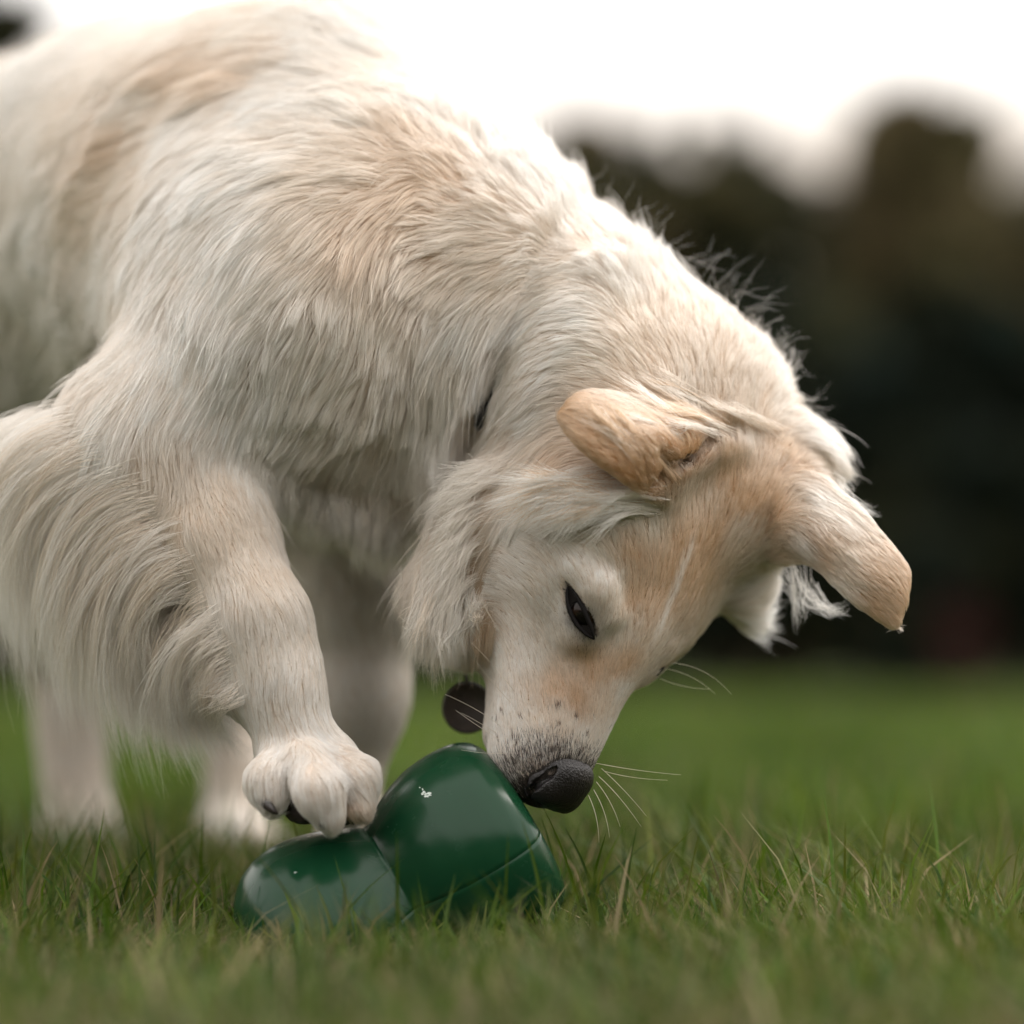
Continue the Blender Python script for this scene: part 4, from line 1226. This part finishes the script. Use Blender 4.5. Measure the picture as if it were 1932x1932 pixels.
# thatch: short dead straw lying low between the blades
def thatch():
    r = np.random.default_rng(9); n = int(26000 * GRASS)
    y = -.72 + 1.3 * r.random(n); x = (r.random(n) * 2 - 1) * (.23 * (y + D) + .1)
    p = np.stack([x, y, .002 + .016 * r.random(n)], 1)
    a = r.random(n) * 6.283; T = np.stack([np.cos(a), np.sin(a), np.zeros(n)], 1)
    V, F_ = ribbons(p, T * 2.2, .014 + .016 * r.random(n), .0012 + .001 * r.random(n), np.full(n, .9))
    o = mesh_obj('thatch', V, F_, gm, None)
    c = np.array([(.20, .15, .08), (.12, .09, .045), (.10, .10, .04), (.26, .21, .12)])[r.integers(0, 4, n)] * (.7 + .5 * r.random((n, 1)))
    vcol(o, 'grass_color', np.repeat(c, 7, axis=0))
    tag(o, 'dead straw lying low between the grass blades', 'thatch', None, 'stuff')
thatch()

# longer single blades round the toy and in the right foreground
def long_blades():
    V, F_, cs = [], [], []
    r = np.random.default_rng(5)
    spec = [((868, 1800, -.12), (930, 1720, -.13), (1042, 1650, -.12), .0042, 1), ((905, 1800, -.14), (925, 1730, -.14), (945, 1660, -.13), .0040, 1), ((930, 1800, -.13), (960, 1740, -.13), (1005, 1690, -.12), .0036, 0),
            ((880, 1800, -.15), (885, 1740, -.15), (900, 1700, -.15), .0042, 1), ((990, 1780, -.03), (1090, 1690, -.02), (1240, 1575, .0), .0046, 2), ((1310, 1690, .12), (1345, 1620, .12), (1388, 1556, .12), .0045, 2),
            ((1300, 1640, .1), (1290, 1600, .1), (1270, 1580, .1), .0030, 0), ((1800, 1790, .0), (1835, 1700, .0), (1852, 1580, .0), .0014, 5), ((1490, 1700, .0), (1510, 1670, .0), (1525, 1655, .0), .0030, 5),
            ((1420, 1720, -.04), (1440, 1660, -.04), (1430, 1600, -.04), .0022, 1), ((20, 1740, -.02), (80, 1640, -.02), (140, 1580, -.02), .0040, 3), ((60, 1730, -.03), (100, 1690, -.03), (145, 1655, -.03), .0034, 1),
            ((215, 1700, .2), (190, 1600, .2), (170, 1540, .2), .0055, 2), ((330, 1760, .0), (290, 1600, .0), (235, 1540, .0), .0030, 1), ((680, 1860, -.2), (600, 1790, -.2), (590, 1700, -.2), .0030, 3),
            ((540, 1850, -.2), (590, 1780, -.2), (690, 1730, -.2), .0034, 5), ((1100, 1790, -.03), (1190, 1700, -.03), (1235, 1620, -.03), .0030, 0), ((1610, 1760, .0), (1660, 1690, .0), (1740, 1640, .0), .0034, 1),
            ((1700, 1800, -.03), (1760, 1700, -.03), (1800, 1680, -.03), .0030, 3), ((1040, 1830, -.1), (1100, 1770, -.1), (1175, 1740, -.1), .0016, 5), ((400, 1780, -.03), (440, 1700, -.03), (420, 1640, -.03), .0030, 0)]
    for q in range(420):
        x = r.random() * 1932; yy = -.2 + .6 * r.random(); b0 = 1270 + .18 / (D + yy) * D / S
        if 430 < x < 1060 and -.12 < yy < .12: continue
        h_ = 120 + 190 * r.random(); dx = r.normal() * 90
        spec.append(((x, b0, yy), (x + dx * .25, b0 - h_ * .6, yy), (x + dx, b0 - h_, yy + r.normal() * .02), .0020 + .0022 * r.random(), int(r.choice([0, 1, 2, 3, 3, 5]))))
    for a, b, c, wd, ci in spec:
        g0 = P(*a); g0[2] = min(g0[2], 0)
        pp = bez([g0, P(*b), P(*c)], 9)
        sd = np.array([.8, .6 * (r.random() - .5), .25 * (r.random() - .5)]); k0 = len(V)
        for i, p_ in enumerate(pp):
            t_ = i / 8; ww = wd * .5 * (1 - t_ ** 2.2) + .0001
            V += [p_ - sd * ww, p_ + np.array([0, .0006, 0]) , p_ + sd * ww]
            cs += [GC[ci] * (.8 + .1 * math.sin(i))] * 3
        for i in range(8):
            k = k0 + i * 3
            F_ += [(k, k + 1, k + 4, k + 3), (k + 1, k + 2, k + 5, k + 4)]
    o = mesh_obj('grass', V, F_, gm, None)
    vcol(o, 'grass_color', np.array(cs))
    tag(o, 'longer single grass blades standing above the short lawn', 'grass', None, 'stuff')
if GRASS: long_blades()
